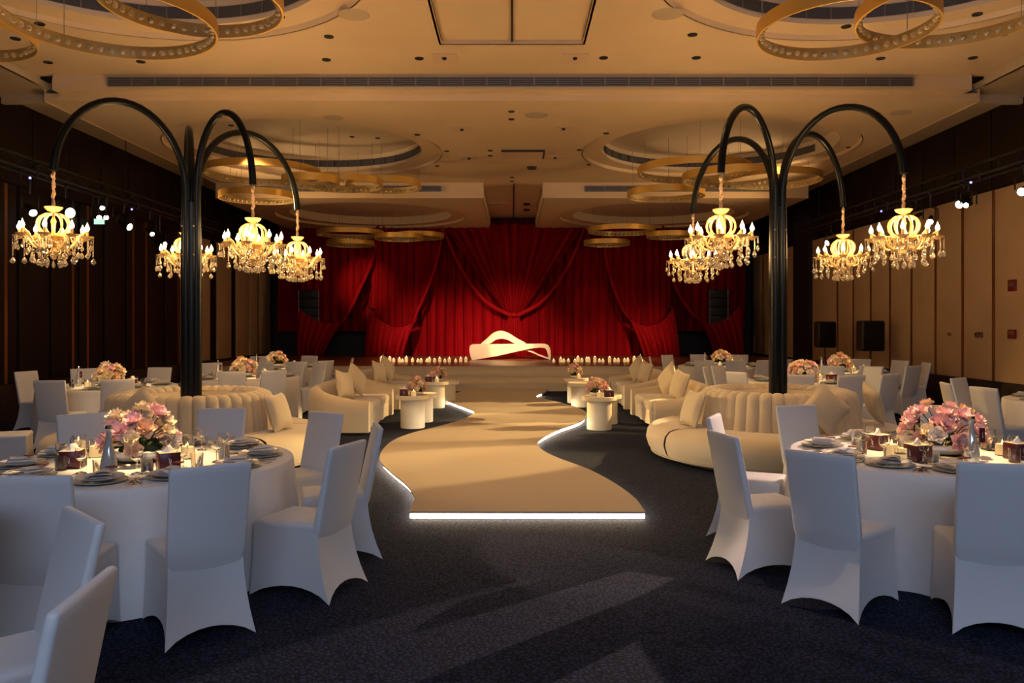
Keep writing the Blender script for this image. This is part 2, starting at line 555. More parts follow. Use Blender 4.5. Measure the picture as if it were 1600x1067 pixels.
# walls
wr = MB().box((W + .1, 12.5, 2.85), (.2, 33.4, 5.7)).build('wall_right', 'dark_wall', smooth=False)
struct(wr, 'right wall with beige fabric panels and bronze strips')
wl = MB().box((-W - .1, 12.5, 2.85), (.2, 33.4, 5.7)).build('wall_left', 'dark_wall', smooth=False)
struct(wl, 'dark left wall with a few thin bronze strips')
wb = MB().box((0, YB + .1, 2.85), (2 * W + .4, .2, 5.7)).build('wall_back', 'black', smooth=False)
struct(wb, 'black wall behind the stage curtain')
wf = MB().box((-6.4, -4.1, 2.85), (4.8, .2, 5.7)).box((6.4, -4.1, 2.85), (4.8, .2, 5.7)).box((0, -4.1, 4.7), (8, .2, 2.0)).build('wall_front', 'plaster_side', smooth=False)
struct(wf, 'wall behind the camera with a wide entrance')


def rpanel(parent, s, y0, y1, z0, z1, material='fabric_panel'):
    w = y1 - y0
    return MB().rbox((s * (W - .02), (y0 + y1) / 2, (z0 + z1) / 2), (.04, w, z1 - z0), .012).build('wall_panel', material, parent)


pitch = 0.98
ys = [12.37 + pitch * k for k in range(10)]       # bronze strips
strip = MB().box((0, 0, 0), (.05, .075, 3.44)).mesh('metal_strip', 'bronze', False)
ZP0, ZP1 = 0.68, 4.12
for k in range(-4, 9):
    y0, y1 = 12.37 + pitch * k + .045, 12.37 + pitch * (k + 1) - .045
    rpanel(wr, 1, y0, y1, ZP0, ZP1)
    put('metal_strip', strip, wr, (W - .015, y0 - .045, (ZP0 + ZP1) / 2))
for (y0, y1) in ((21.25, 22.95), (24.35, 25.3), (25.4, 26.4), (26.5, 27.45), (27.55, 28.6)):
    rpanel(wr, 1, y0, y1, ZP0, ZP1)
    put('metal_strip', strip, wr, (W - .015, y0 - .045, (ZP0 + ZP1) / 2))
MB().box((W - .06, 23.65, 2.5), (.12, 1.3, 4.6)).build('dark_doorway', 'black', wr, False)
MB().box((W - .03, 12.5, .34), (.06, 33, .66)).build('wainscot', 'wainscot', wr, False)
# left wall
for (y0, y1) in ((21.0, 21.5), (22.55, 23.2), (23.75, 24.95), (25.4, 26.6), (26.7, 27.7), (27.8, 29.0)):
    rpanel(wl, -1, y0 * .985, y1 * .985, ZP0, ZP1)
for k in range(-2, 9):
    y0, y1 = 12.0 + pitch * k + .05, 12.0 + pitch * (k + 1) - .05
    rpanel(wl, -1, y0, y1, ZP0, ZP1, 'dark_wood')
for y in (13.62, 15.70, 16.25, 18.20, 18.85, 20.65, 27.12, 28.0):
    put('metal_strip', strip, wl, (-W + .02, y, (ZP0 + ZP1) / 2))
MB().box((-W + .03, 12.5, .34), (.06, 33, .66)).build('wainscot', 'wainscot', wl, False)
# upper dark wood fields with fine joints
for s, par in ((-1, wl), (1, wr)):
    for k in range(0, 17):
        MB().rbox((s * (W - .02), 9.0 + k * 1.2, 4.86), (.03, 1.17, 1.40), .01).build('upper_panel', 'dark_wood', par)

# small wall fittings
def fitting(name, x, y, w, h, material, label, cat):
    Y = F * (W - .06) / (x - 800)
    z = H - (y - HY) * Y / F
    o = thing(name, label, cat, (W - .04, Y, z))
    MB().rbox((-.02, 0, 0), (.04, w, h), .008).build('housing', material, o)
    MB().rbox((-.043, 0, h * .1), (.012, w * .55, h * .35), .004).build('front_plate', 'bronze_plate' if material != 'bronze_plate' else 'black', o)
    return o


fitting('fire_alarm', 1581.5, 446, .20, .20, 'alarm_red', 'small dark red alarm box high on the right wall panel', 'alarm')
fitting('call_point', 1581, 522, .20, .16, 'alarm_red', 'small square maroon box below the alarm on the right wall', 'alarm')
fitting('light_switch', 1526, 523, .09, .11, 'bronze_plate', 'left switch plate of a pair on the right wall', 'switch')
fitting('light_switch', 1532.5, 523, .09, .11, 'bronze_plate', 'right switch plate of a pair on the right wall', 'switch')
fitting('light_switch', 1483, 522, .06, .06, 'bronze_plate', 'tiny single knob switch on the right wall panel', 'switch')

# ------------------------------------------------------------------ stage, curtain
st = thing('stage', 'low wide stage with cream stepped front and brown top', 'stage', (0, 20.3, 0))
for k in range(3):
    MB().box((0, 4.30 + .3 * k / 2, .1 + .2 * k), (2 * W - .3, 8.6 - .3 * k, .2)).build('step', 'stage_front', st, False)
    MB().box((0, .3 * k - .008, .2 * (k + 1) - .014), (2 * W - .3, .016, .03)).build('step_nosing', 'stage_front', st, False)
MB().box((0, 4.62, .606), (2 * W - .3, 7.96, .012)).build('stage_floor', 'stage_top', st, False)
ZS = .612
YC = 27.6


def pleat_curtain(name, x0, x1, z0, z1, y, material, seed, parent=None, amp=.085, wl=.34):
    rnd = random.Random(seed)
    ph = [rnd.uniform(0, 6.28) for _ in range(4)]
    n = int((x1 - x0) / .035)

    def fn(u, v):
        x = x0 + (x1 - x0) * u
        a = amp * (.75 + .25 * sin(1.7 * x + ph[1]))
        k = 2 * pi / wl
        yy = y + a * sin(k * x + 1.3 * sin(.9 * x + ph[0]) + .25 * sin(3 * v + ph[2])) + .03 * sin(k * 2.1 * x + ph[3])
        return (x + .02 * sin(5 * v + 3 * x), yy, z1 + (z0 - z1) * v)
    return MB().grid(fn, n, 14).build(name, material, parent, fix=False)


c0 = thing('stage_curtain', 'long dark red pleated velvet curtain across the stage centre', 'curtain', (0, YC, ZS))
pleat_curtain('curtain_cloth', -5.0, 5.7, .005, ZM - ZS - .03, .1, 'velvet', 1, c0)
c1 = thing('stage_curtain', 'short dark red side curtain behind the left loudspeaker stack', 'curtain', (0, YC, ZS))
pleat_curtain('curtain_cloth', -8.2, -4.9, .85, ZM - ZS - .03, .3, 'velvet', 2, c1)
c2 = thing('stage_curtain', 'short dark red side curtain behind the right loudspeaker stack', 'curtain', (0, YC, ZS))
pleat_curtain('curtain_cloth', 5.6, 8.2, .85, ZM - ZS - .03, .3, 'velvet', 3, c2)
MB().tube([(-8.3, 0, 0), (8.3, 0, 0)], .03, 8).build('curtain_rail', 'black', c0, loc=(0, .1, ZM - ZS - .04))


def poly_at(pts, t):
    """point on a polyline, smooth (Catmull-Rom)"""
    n = len(pts) - 1
    x = min(max(t, 0), 1) * n
    i = min(int(x), n - 1)
    u = x - i
    p0, p1, p2, p3 = pts[max(i - 1, 0)], pts[i], pts[i + 1], pts[min(i + 2, n)]
    return tuple(.5 * (2 * b + (c - a) * u + (2 * a - 5 * b + 4 * c - d) * u * u + (3 * b - a - 3 * c + d) * u ** 3) for a, b, c, d in zip(p0, p1, p2, p3))


YD = 27.15


def sheet(name, parent, top, bottom, npl, amp, material, yoff=0.0, radial=None, nu=90, nv=18, belly=0.0):
    """cloth between two curves seen on the curtain plane; pleats run from top to bottom"""
    def fn(u, v):
        a, b = poly_at(top, u), poly_at(bottom, u)
        x, y = a[0] + (b[0] - a[0]) * v, a[1] + (b[1] - a[1]) * v
        X, _, Z = at(x, y, YD)
        g = 1.0
        if radial == 'top':
            g = .15 + .85 * v
        elif radial == 'bottom':
            g = 1.0 - .75 * v
        elif radial == 'tail':
            g = .25 + .75 * v
        yy = yoff + g * amp * (sin(2 * pi * npl * u + .6 * sin(4 * u)) + .35 * sin(2 * pi * npl * 2.3 * u + 1)) - belly * sin(pi * v)
        return (X, yy, max(Z - ZS, .01))
    return MB().grid(fn, nu, nv).build(name, material, parent, fix=False)


def swag(label, top_l, top_r, hook, sag, edge, foot_l, foot_r, seed, outer=False):
    """a drape swept to a hook on its outer side, its fall hanging below the sag line"""
    t = thing('swag_drape', label, 'curtain', (0, YD, ZS))
    # body: hangs straight from the heading down to the sag line and up along the leading edge
    line = [hook] + sag + list(reversed(edge[:-1])) + [top_r]
    K = 24
    dense = [poly_at(line, k / 120) for k in range(121)]
    xs = [hook[0] + (top_r[0] - hook[0]) * k / K for k in range(K + 1)]
    low = [min(dense, key=lambda q: abs(q[0] - x)) for x in xs]
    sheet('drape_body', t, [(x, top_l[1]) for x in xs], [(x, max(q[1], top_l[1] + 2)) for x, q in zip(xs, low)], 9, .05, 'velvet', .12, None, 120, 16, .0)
    # leading edge: gathered roll from the heading along the edge to the sag
    path = [at(*p, YD) for p in [top_r] + edge + list(reversed(sag))]
    pts = []
    for k in range(41):
        q = poly_at([top_r] + edge, k / 40)
        X, _, Z = at(q[0], q[1], YD)
        pts.append((X, -.06 - .16 * (k / 40), Z - ZS))
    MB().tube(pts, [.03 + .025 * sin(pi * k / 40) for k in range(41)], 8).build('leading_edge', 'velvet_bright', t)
    # fall: fan from the hook along the sag line to the foot
    n = len(sag)
    bottom = [foot_l] + [(foot_l[0] + (foot_r[0] - foot_l[0]) * (k + 1) / n, foot_l[1] + (foot_r[1] - foot_l[1]) * (k + 1) / n) for k in range(n)]
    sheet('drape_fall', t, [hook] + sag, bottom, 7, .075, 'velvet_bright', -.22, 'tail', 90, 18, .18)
    MB().sphere((at(*hook, YD)[0], -.05, at(*hook, YD)[2] - ZS), .06, 10, 8).build('hook', 'black', t)
    return t


swag('red drape swept left to a hook beside the bench candles', (583, 352), (692, 352), (579, 482), [(592, 497), (610, 508), (628, 511), (648, 504)],
     [(688, 385), (678, 425), (665, 460), (652, 490), (648, 504)], (571, 557), (632, 557), 1)
swag('red drape swept left, the outer one by the left speaker stack', (512, 352), (592, 352), (470, 483), [(485, 493), (502, 502), (520, 505), (536, 503)],
     [(588, 385), (578, 420), (562, 455), (548, 485), (536, 503)], (467, 557), (506, 557), 2)
swag('red drape swept right to a hook beside the right candles', (1045, 352), (941, 352), (1049, 480), [(1037, 498), (1018, 508), (1000, 508), (982, 498)],
     [(945, 390), (950, 420), (958, 450), (970, 480), (982, 498)], (1061, 558), (1003, 556), 3)
swag('red drape swept right, the outer one by the right speaker stack', (1120, 352), (1035, 352), (1152, 479), [(1138, 493), (1122, 502), (1106, 505), (1092, 500)],
     [(1038, 390), (1046, 425), (1058, 455), (1074, 483), (1092, 500)], (1160, 556), (1114, 556), 4)
# centre drape gathered in one point
t = thing('tied_drape', 'fan shaped red drape tied in the middle above the bench', 'curtain', (0, YD, ZS))
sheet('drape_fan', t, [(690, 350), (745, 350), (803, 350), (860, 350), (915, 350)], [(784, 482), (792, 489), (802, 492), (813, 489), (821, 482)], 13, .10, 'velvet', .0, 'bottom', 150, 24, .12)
for sgn in (-1, 1):
    pts = []
    for k in range(31):
        q = poly_at([(803 + sgn * 113, 350), (803 + sgn * 90, 405), (803 + sgn * 66, 445), (803 + sgn * 40, 474), (803 + sgn * 5, 493)], k / 30)
        X, _, Z = at(q[0], q[1], YD)
        pts.append((X, -.05 - .08 * sin(pi * k / 30), Z - ZS))
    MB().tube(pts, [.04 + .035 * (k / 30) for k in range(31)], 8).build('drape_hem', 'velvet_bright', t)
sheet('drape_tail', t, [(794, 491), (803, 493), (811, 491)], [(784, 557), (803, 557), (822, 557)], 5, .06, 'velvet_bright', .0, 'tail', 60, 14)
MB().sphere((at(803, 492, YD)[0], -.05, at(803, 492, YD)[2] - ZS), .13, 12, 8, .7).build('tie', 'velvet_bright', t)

# twisted white bench on the stage
bx, by = at(797, 562, 24.6)[0], 24.6
bn = thing('sculpture_bench', 'cream twisted ribbon bench in the middle of the stage', 'bench', (bx, by, ZS))


def bp(x, y):      # crop coordinates -> local metres
    return ((x - 409) / 5.333 * by / F, (390 - y) / 5.333 * by / F)


def smoothpoly(pts, n=8):
    m = len(pts)
    out = []
    for i in range(m):
        p0, p1, p2, p3 = pts[i - 1], pts[i], pts[(i + 1) % m], pts[(i + 2) % m]
        for k in range(n):
            u = k / n
            out.append(tuple(.5 * (2 * b + (c - a) * u + (2 * a - 5 * b + 4 * c - d) * u * u + (3 * b - a - 3 * c + d) * u ** 3) for a, b, c, d in zip(p0, p1, p2, p3)))
    return out


front = smoothpoly([bp(*q) for q in [(72, 330), (72, 285), (95, 263), (200, 261), (400, 259), (600, 257), (705, 259), (740, 290), (748, 340), (744, 390), (734, 388), (716, 318), (690, 291), (600, 294), (480, 318), (330, 352), (200, 376), (105, 390), (86, 380)]], 5)
MB().prism(front, 0, .16).build('front_ribbon', 'ivory', bn)


def strap(fn, n, wfn, th):
    """ribbon of rectangular section: fn(t) centre, wfn(t) width along y"""
    loops = []
    for k in range(n + 1):
        tt = k / n
        x, y, z = fn(tt)
        x2, y2, z2 = fn(min(tt + .01, 1))
        x1, y1, z1 = fn(max(tt - .01, 0))
        d = Vector((x2 - x1, 0, z2 - z1)).normalized()
        nn = Vector((-d.z, 0, d.x)) * th / 2
        w = wfn(tt) / 2
        c = Vector((x, y, z))
        loops.append([c + nn + Vector((0, -w, 0)), c + nn + Vector((0, w, 0)), c - nn + Vector((0, w, 0)), c - nn + Vector((0, -w, 0))])
    return loops


arch = [bp(*q) for q in [(100, 268), (175, 258), (230, 215), (285, 182), (330, 172), (390, 190), (450, 225), (520, 258), (600, 275)]]
ao = smoothpoly([bp(*q) for q in [(160, 262), (215, 212), (270, 165), (335, 150), (400, 172), (470, 215), (545, 258), (500, 268), (440, 255), (390, 228), (335, 217), (285, 228), (245, 255), (200, 268)]], 6)
MB().prism(ao, .62, .80).build('back_arch', 'ivory', bn)
MB().loft(strap(lambda t: (bp(90 + 630 * t, 0)[0], .40, bp(0, 262)[1] - .035), 20, lambda t: .74, .05), cap=True).build('seat', 'ivory', bn)
MB().loft(strap(lambda t: (*(lambda q: (q[0], .3 + .1 * (1 - t), q[1]))(poly_at([bp(520, 300), bp(590, 325), bp(660, 355), bp(738, 384)], t)),), 16, lambda t: .45, .045), cap=True).build('under_ribbon', 'ivory', bn)
MB().loft(strap(lambda t: (*(lambda q: (q[0], .47, q[1]))(poly_at([bp(110, 270), bp(84, 290), bp(78, 340), bp(92, 386)], t)),), 12, lambda t: .62, .05), cap=True).build('end_ribbon', 'ivory', bn)
MB().loft(strap(lambda t: (*(lambda q: (q[0], .47, q[1]))(poly_at([bp(690, 268), bp(730, 290), bp(742, 335), bp(740, 386)], t)),), 12, lambda t: .62, .05), cap=True).build('end_ribbon', 'ivory', bn)

# pillar candles along the stage
cg = MB().lathe([(.001, 0), (.05, 0), (.055, .01), (.055, .22), (.051, .22), (.051, .012)], seg=12).mesh('glass', 'glass')
rnd = random.Random(11)
CL = [596, 603, 609, 615, 624, 629, 635, 644.5, 653, 658, 667, 671, 679, 687, 695, 702, 712, 720, 728]
CR = [865, 876, 881, 888, 898.5, 903, 909, 917, 920, 929.5, 936.5, 942, 952.5, 960.5, 966, 976, 981, 991]
for side, arr in (('left', CL), ('right', CR)):
    for i, x in enumerate(arr):
        Y = 23.1 + rnd.uniform(-.15, .15)
        hgt = rnd.choice((.07, .09, .12, .15))
        k = i if side == 'right' else len(arr) - 1 - i
        nth = ('closest to the bench' if k == 0 else 'number %s from the bench' % ['', 'two', 'three', 'four', 'five', 'six', 'seven', 'eight', 'nine', 'ten', 'eleven', 'twelve', 'thirteen', 'fourteen', 'fifteen', 'sixteen', 'seventeen', 'eighteen', 'nineteen'][k])
        c = thing('pillar_candle', 'cream pillar candle on the stage %s of the bench, %s' % (side, nth), 'candle', ((x - 800) * Y / F, Y, ZS), 0, 'candles along the stage')
        MB().lathe([(.001, 0), (.044, 0), (.046, .01), (.046, hgt - .01), (.040, hgt), (.001, hgt - .006)], seg=12).build('wax', 'wax_lit', c)
        MB().sphere((0, 0, hgt + .012), .009, 6, 6, 1.8).build('flame', 'flame', c)

# line-array loudspeakers
for (x0, x1, y0, n, lab) in ((1107, 1137, 452, 5, 'black line array loudspeaker stack hanging before the right curtain'), (467, 500, 453, 5, 'black line array loudspeaker stack in the dark before the left curtain')):
    Y = 27.04
    xc = ((x0 + x1) / 2 - 800) * Y / F
    w = (x1 - x0) * Y / F
    t = thing('line_array', lab, 'loudspeaker', (xc, Y, ZS))
    zt = H - (y0 - HY) * Y / F - ZS
    for k in range(n):
        MB().rbox((0, 0, zt - .15 - k * .295), (w * .86, .20, .285), .02).build('cabinet', 'black', t)
        for s in (-1, 1):
            MB().box((s * w * .47, -.10, zt - .15 - k * .295), (.03, .05, .27)).build('rigging_bar', 'vent_metal', t, False)
        MB().sphere((-w * .36, -.13, zt - .08 - k * .295), .018, 8, 6).build('status_light', 'vent_metal', t)
    MB().box((0, .1, (zt - n * .295) / 2), (.3, .3, zt - n * .295)).build('support_post', 'black', t, False)

# loudspeakers on poles by the right wall
for (xc, Y, w, h, z0, lab) in ((1360, 18.0, .52, .69, 1.10, 'black loudspeaker on a pole stand, the larger one by the right wall'), (1289, 20.0, .45, .66, 1.12, 'black loudspeaker on a pole stand, the one nearer the stage')):
    X = (xc - 800) * Y / F
    t = thing('pole_speaker', lab, 'loudspeaker', (X, Y, 0))
    MB().rbox((0, 0, z0 + h / 2), (w, .36, h), .05).build('cabinet', 'black', t)
    MB().rbox((0, -.18, z0 + h / 2), (w * .88, .02, h * .9), .01).build('front_grille', 'dark_wall', t)
    MB().tube([(0, 0, .35), (0, 0, z0)], .022, 8).build('pole', 'black', t)
    for a in (90, 210, 330):
        MB().tube([(0, 0, .62), (.42 * cos(radians(a)), .42 * sin(radians(a)), .012)], .014, 6).build('leg', 'black', t)

# ------------------------------------------------------------------ runway
LE = [(639.5, 799), (645, 785), (647, 775), (635, 757), (609.5, 736), (593.6, 719), (597.5, 703), (614, 688), (644, 676), (686, 665.5), (722, 655), (741, 644), (728, 637), (704, 628), (698, 623.5), (708, 615.5)]
RE = [(1008.5, 799.5), (992, 778), (962, 755.5), (920, 733), (872, 715), (848, 703), (840.5, 692.5), (848, 683.5), (875, 670), (908, 658), (917, 648), (912, 641), (890, 632.5), (860, 625), (838, 619), (850, 613)]
ZR = .075


def curve(pts, n):
    g = [unp(x, y, ZR) for x, y in pts]
    return [poly_at(g, k / n) for k in range(n + 1)]


lp, rp_ = curve(LE, 90), curve(RE, 90)
lp.append((lp[-1][0] + .3, 20.28))
rp_.append((rp_[-1][0] + .15, 20.28))
outline = rp_ + list(reversed(lp))
rw = thing('runway', 'wavy cream runway leading to the stage with glowing edge', 'runway', (0, 6.9, 0))


def inset(pts, d):
    n = len(pts)
    out = []
    for i in range(n):
        a, b = Vector(pts[i - 1]), Vector(pts[(i + 1) % n])
        tt = (b - a).normalized()
        out.append((pts[i][0] - tt.y * d, pts[i][1] + tt.x * d))
    return out


loc_out = [(x, y - 6.9) for x, y in outline]


def strip_mesh(bm_, n, w0, w1, z0, z1):
    """deck built as cross strips so that the concave outline fills cleanly"""
    A = [(x, y - 6.9) for x, y in lp]
    B = [(x, y - 6.9) for x, y in rp_]
    v, f = [], []
    for (a, b) in zip(A, B):
        v += [(a[0], a[1], z1), (b[0], b[1], z1), (a[0], a[1], z0), (b[0], b[1], z0)]
    m = len(A)
    for i in range(m - 1):
        o, q = 4 * i, 4 * i + 4
        f += [(o, o + 1, q + 1, q), (o + 2, q + 2, q + 3, o + 3), (o, q, q + 2, o + 2), (o + 1, o + 3, q + 3, q + 1)]
    f += [(0, 2, 3, 1), (4 * m - 4, 4 * m - 3, 4 * m - 1, 4 * m - 2)]
    bm_.add(v, f)


deck = MB()
strip_mesh(deck, 0, 0, 0, ZR - .018, ZR)
deck.build('deck', 'runway', rw, True)
ins = inset(loc_out, .05)
MB().slab(ins, .0, ZR - .02).build('plinth', 'runway_edge', rw, False)
edge = inset(loc_out, .035)
n = len(edge)
nR = len(rp_)


def led(i0, i1):
    m = MB()
    v, f = [], []
    for i in range(i0, i1 + 1):
        x, y = edge[i % n]
        v += [(x, y, .010), (x, y, ZR - .022)]
    for i in range(i1 - i0):
        f.append((2 * i, 2 * i + 2, 2 * i + 3, 2 * i + 1))
    return m.add(v, f).build('led_strip', 'led', rw, False)


led(1, nR - 3)
led(nR + 2, n - 2)
led(n - 1, n)

# ------------------------------------------------------------------ lamp trees and chandeliers


def chandelier_protos():
    P = {}
    P['crown'] = MB().lathe([(.012, 0), (.02, .0), (.05, .012), (.075, .035), (.082, .05), (.06, .045), (.03, .03), (.012, .03)], seg=16).mesh('crown_bowl', 'chandelier_glass')
    m = MB()
    for k in range(12):
        a = 2 * pi * k / 12
        pts = []
        for j in range(9):
            b = pi * j / 8
            r = .025 + .135 * sin(b) ** .8
            pts.append((r * cos(a), r * sin(a), -.115 * cos(b)))
        m.tube(pts, .011, 5)
    P['globe'] = m.mesh('globe', 'chandelier_glass')
    P['stem'] = MB().lathe([(.012, -.25), (.03, -.22), (.045, -.17), (.02, -.13), (.016, 0), (.02, .12), (.03, .16), (.012, .20), (.012, .26)], seg=12).mesh('stem', 'chandelier_glass')
    P['bowl'] = MB().lathe([(.02, -.03), (.09, -.01), (.13, .02), (.12, .02), (.08, .002), (.02, -.02)], seg=18).mesh('centre_bowl', 'chandelier_glass')
    m = MB()
    pts = [(.03 + .30 * j / 10, 0, -.04 - .10 * sin(pi * min(j / 10 * 1.25, 1)) + .10 * (j / 10) ** 3) for j in range(11)]
    m.tube(pts, .014, 6)
    pts = [(.14 + .07 * cos(t_ / 8 * 4.5), 0, -.05 + .07 * sin(t_ / 8 * 4.5)) for t_ in range(9)]
    m.tube(pts, .009, 5)
    P['arm'] = m.mesh('arm', 'chandelier_glass')
    P['pan'] = MB().lathe([(.012, -.02), (.03, -.01), (.065, .012), (.072, .022), (.05, .012), (.012, .0)], seg=10).mesh('drip_pan', 'chandelier_glass')
    P['tube'] = MB().lathe([(.013, 0), (.013, .075), (.001, .075)], seg=8).mesh('candle_tube', 'candle_tube')
    P['bulb'] = MB().lathe([(.008, 0), (.020, .012), (.024, .030), (.018, .052), (.008, .072), (.001, .095)], seg=8).mesh('flame_bulb', 'bulb')
    for nm, nb, drop in (('strand_short', 4, .020), ('strand_mid', 8, .026), ('strand_long', 13, .030)):
        m = MB()
        for k in range(nb):
            m.sphere((0, 0, -.014 - k * .0165), .0075, 5, 4)
        z = -.014 - nb * .0165
        m.lathe([(.001, z), (drop * .55, z - .018), (drop, z - .045), (drop * .75, z - .062), (.001, z - .078)], seg=7)
        P[nm] = m.mesh('crystal_strand', 'crystal', smooth=False)
    m = MB()
    for k in range(13):
        b = k / 12
        m.sphere((0, .30 * (b - .5), -.07 * sin(pi * b)), .0085, 5, 4)
    P['festoon'] = m.mesh('bead_festoon', 'crystal', smooth=False)
    m = MB()
    rr = random.Random(3)
    for k in range(14):
        m.sphere((rr.uniform(-.006, .006), rr.uniform(-.006, .006), k * .022), .020 + .004 * sin(k * 1.7), 7, 5)
    P['sleeve'] = m.mesh('chain_sleeve', 'chain_sleeve')
    return P


CP = chandelier_protos()
ZCUP = 2.66
SC = 1.0


def chandelier(label, X, Y, zend, phase, narm=8):
    t = thing('chandelier', label, 'chandelier', (X, Y, ZCUP), 0, 'crystal chandeliers on the black lamp trees')
    zc = zend - ZCUP
    put('chain_sleeve', CP['sleeve'], t, (0, 0, .32), scale=(.9, .9, max((zc - .33) / .30, .3)))
    put('crown_bowl', CP['crown'], t, (0, 0, .255), scale=1.15)
    put('stem', CP['stem'], t)
    put('globe', CP['globe'], t, (0, 0, .125))
    put('centre_bowl', CP['bowl'], t, (0, 0, -.03))
    put('centre_bowl', CP['bowl'], t, (0, 0, -.20), scale=(.6, .6, .8))
    rr = random.Random(int(phase * 100))
    for k in range(narm):
        a = phase + 2 * pi * k / narm
        r = .33
        arm = put('arm', CP['arm'], t, (0, 0, 0), a)
        put('drip_pan', CP['pan'], arm, (r, 0, -.02))
        put('candle_tube', CP['tube'], arm, (r, 0, -.015))
        put('flame_bulb', CP['bulb'], arm, (r, 0, .06))
        for j, (dr, da) in enumerate(((.06, 0), (.03, .15), (.03, -.15), (-.05, .0))):
            x = r + dr
            kind = rr.choice(('strand_short', 'strand_short', 'strand_mid', 'strand_mid', 'strand_long'))
            put('crystal_strand', CP[kind], t, (x * cos(a + da), x * sin(a + da), -.005), rr.uniform(0, 6))
        put('bead_festoon', CP['festoon'], t, (.27 * cos(a + pi / narm), .27 * sin(a + pi / narm), -.02), a + pi / narm, scale=(1, .8, 1))
    for k in range(10):
        a = phase + 2 * pi * k / 10
        put('crystal_strand', CP[rr.choice(('strand_mid', 'strand_long'))], t, (.12 * cos(a), .12 * sin(a), -.03))
    for k in range(6):
        a = 2 * pi * k / 6
        put('crystal_strand', CP['strand_short'], t, (.07 * cos(a), .07 * sin(a), -.19))
    for k in range(8):
        a = 2 * pi * k / 8
        put('crystal_strand', CP['strand_short'], t, (.21 * cos(a), .21 * sin(a), -.13), scale=1.1)
    # the lamp's own light
    l = light('chandelier_light', 'POINT', (0, 0, .10), 92, (1.0, 0.60, 0.25), shadow_soft_size=.30)
    l.parent = t
    return t


def lamp_tree(label, X, Y, ends, labels, ztop=4.27, zend=3.37):
    t = thing('lamp_tree', label, 'lamp tree', (X, Y, 0))
    for k, (dx, dy) in enumerate(ends):
        d = hypot(dx, dy)
        ux, uy = dx / d, dy / d
        r0 = .075
        px, py = ux * r0, uy * r0
        R = (d - r0) / 2
        zb = ztop - .95
        pts = [(px, py, .02), (px, py, 1.2), (px, py, 2.4), (px, py, zb)]
        for j in range(1, 25):
            a = pi * j / 24
            s = r0 + R * (1 - cos(a))
            z0 = zb + (0 if a < pi / 2 else 0)
            z = zb + .95 * sin(a)
            pts.append((ux * s, uy * s, z))
        pts.append((ux * d, uy * d, zend))
        pts = [p for i, p in enumerate(pts) if not (p[2] < zend and i > 8)]
        if pts[-1][2] > zend + .01:
            pts.append((ux * d, uy * d, zend))
        pm = [p for p in pts]
        MB().tube(pm, [.062 if i < 3 else .05 if i < 5 else .042 for i in range(len(pm))], 12).build('curved_tube', 'black_gloss', t)
    for z in (2.55, 2.9):
        for a in (-60, -120):
            MB().sphere((.14 * cos(radians(a)), .14 * sin(radians(a)), z), .012, 8, 6).build('bolt', 'vent_metal', t)
    MB().lathe([(.001, 0), (.45, 0), (.45, .02), (.001, .025)], seg=32).build('base_plate', 'black', t)
    MB().lathe([(.10, .02), (.10, 3.2), (.001, 3.2)], seg=20).build('core_post', 'black_gloss', t)
    for k, ((dx, dy), lab) in enumerate(zip(ends, labels)):
        chandelier(lab, X + dx, Y + dy, zend, .3 + .7 * k + X, 8)


LTX, RTX, TY, TYL = -3.95, 3.4, 10.2, 9.82
lamp_tree('tall black lamp tree with four arched tubes on the left', LTX, TYL, [(-1.02, -1.19), (-.57, 1.23), (.85, -.29), (.83, 1.76)],
          ['lit crystal chandelier, leftmost, on the outward arm of the left tree', 'lit crystal chandelier half hidden behind the left black trunk',
           'lit crystal chandelier just right of the left black trunk', 'lit crystal chandelier of the left tree nearest the red curtain'])
lamp_tree('tall black lamp tree with four arched tubes on the right', RTX, TY, [(-.68, 1.76), (-1.09, -1.40), (1.29, 1.08), (.93, -1.40)],
          ['lit crystal chandelier of the right tree hanging lowest before the curtain', 'lit crystal chandelier just left of the right black trunk, higher one',
           'lit crystal chandelier just right of the right black trunk, smaller looking', 'lit crystal chandelier, rightmost, against the beige wall panels'])

# ------------------------------------------------------------------ gold ring pendants
bead = MB().sphere((0, 0, 0), .036, 8, 6).mesh('crystal_bead', 'crystal')


def ring(label, X, Y, r, z, ceil_z, nb, near):
    t = thing('ring_pendant', label, 'pendant light', (X, Y, z))
    hh = .075
    MB().lathe([(r - .02, -hh), (r, -hh), (r, hh), (r - .02, hh), (r - .02, -hh)], seg=72).build('gold_hoop', 'gold', t)
    MB().lathe([(r - .022, -hh), (r - .022, hh)], seg=72).build('hoop_lining', 'gold_inner', t)
    if near:
        for k in range(nb):
            a = 2 * pi * k / nb
            put('crystal_bead', bead, t, ((r - .055) * cos(a), (r - .055) * sin(a), -.01))
    else:
        m = MB()
        for k in range(nb):
            a = 2 * pi * k / nb
            m.sphere(((r - .05) * cos(a), (r - .05) * sin(a), -.02), .034, 6, 4)
        o = m.build('crystal_beads', 'crystal', t)
        o['kind'] = 'stuff'
    for k in range(3):
        a = 2 * pi * k / 3 + .4
        MB().tube([(r * .98 * cos(a), r * .98 * sin(a), hh), (r * .98 * cos(a), r * .98 * sin(a), ceil_z - z)], .004, 4).build('suspension_wire', 'vent_metal', t)


def ring_s(label, X, Y, r, z, cz, nb):
    k = (z - H) / 3.3
    ring(label, X * k, Y * k, r * k, z, cz, nb, True)


def ring_px(label, xl, xr, yt, yb, z, cz, nb=46, r=None):
    Y = F * (z - H) / (HY - (yt + yb) / 2)
    ring(label, ((xl + xr) / 2 - 800) * Y / F, Y, r or (xr - xl) / 2 * Y / F, z, cz, nb, False)


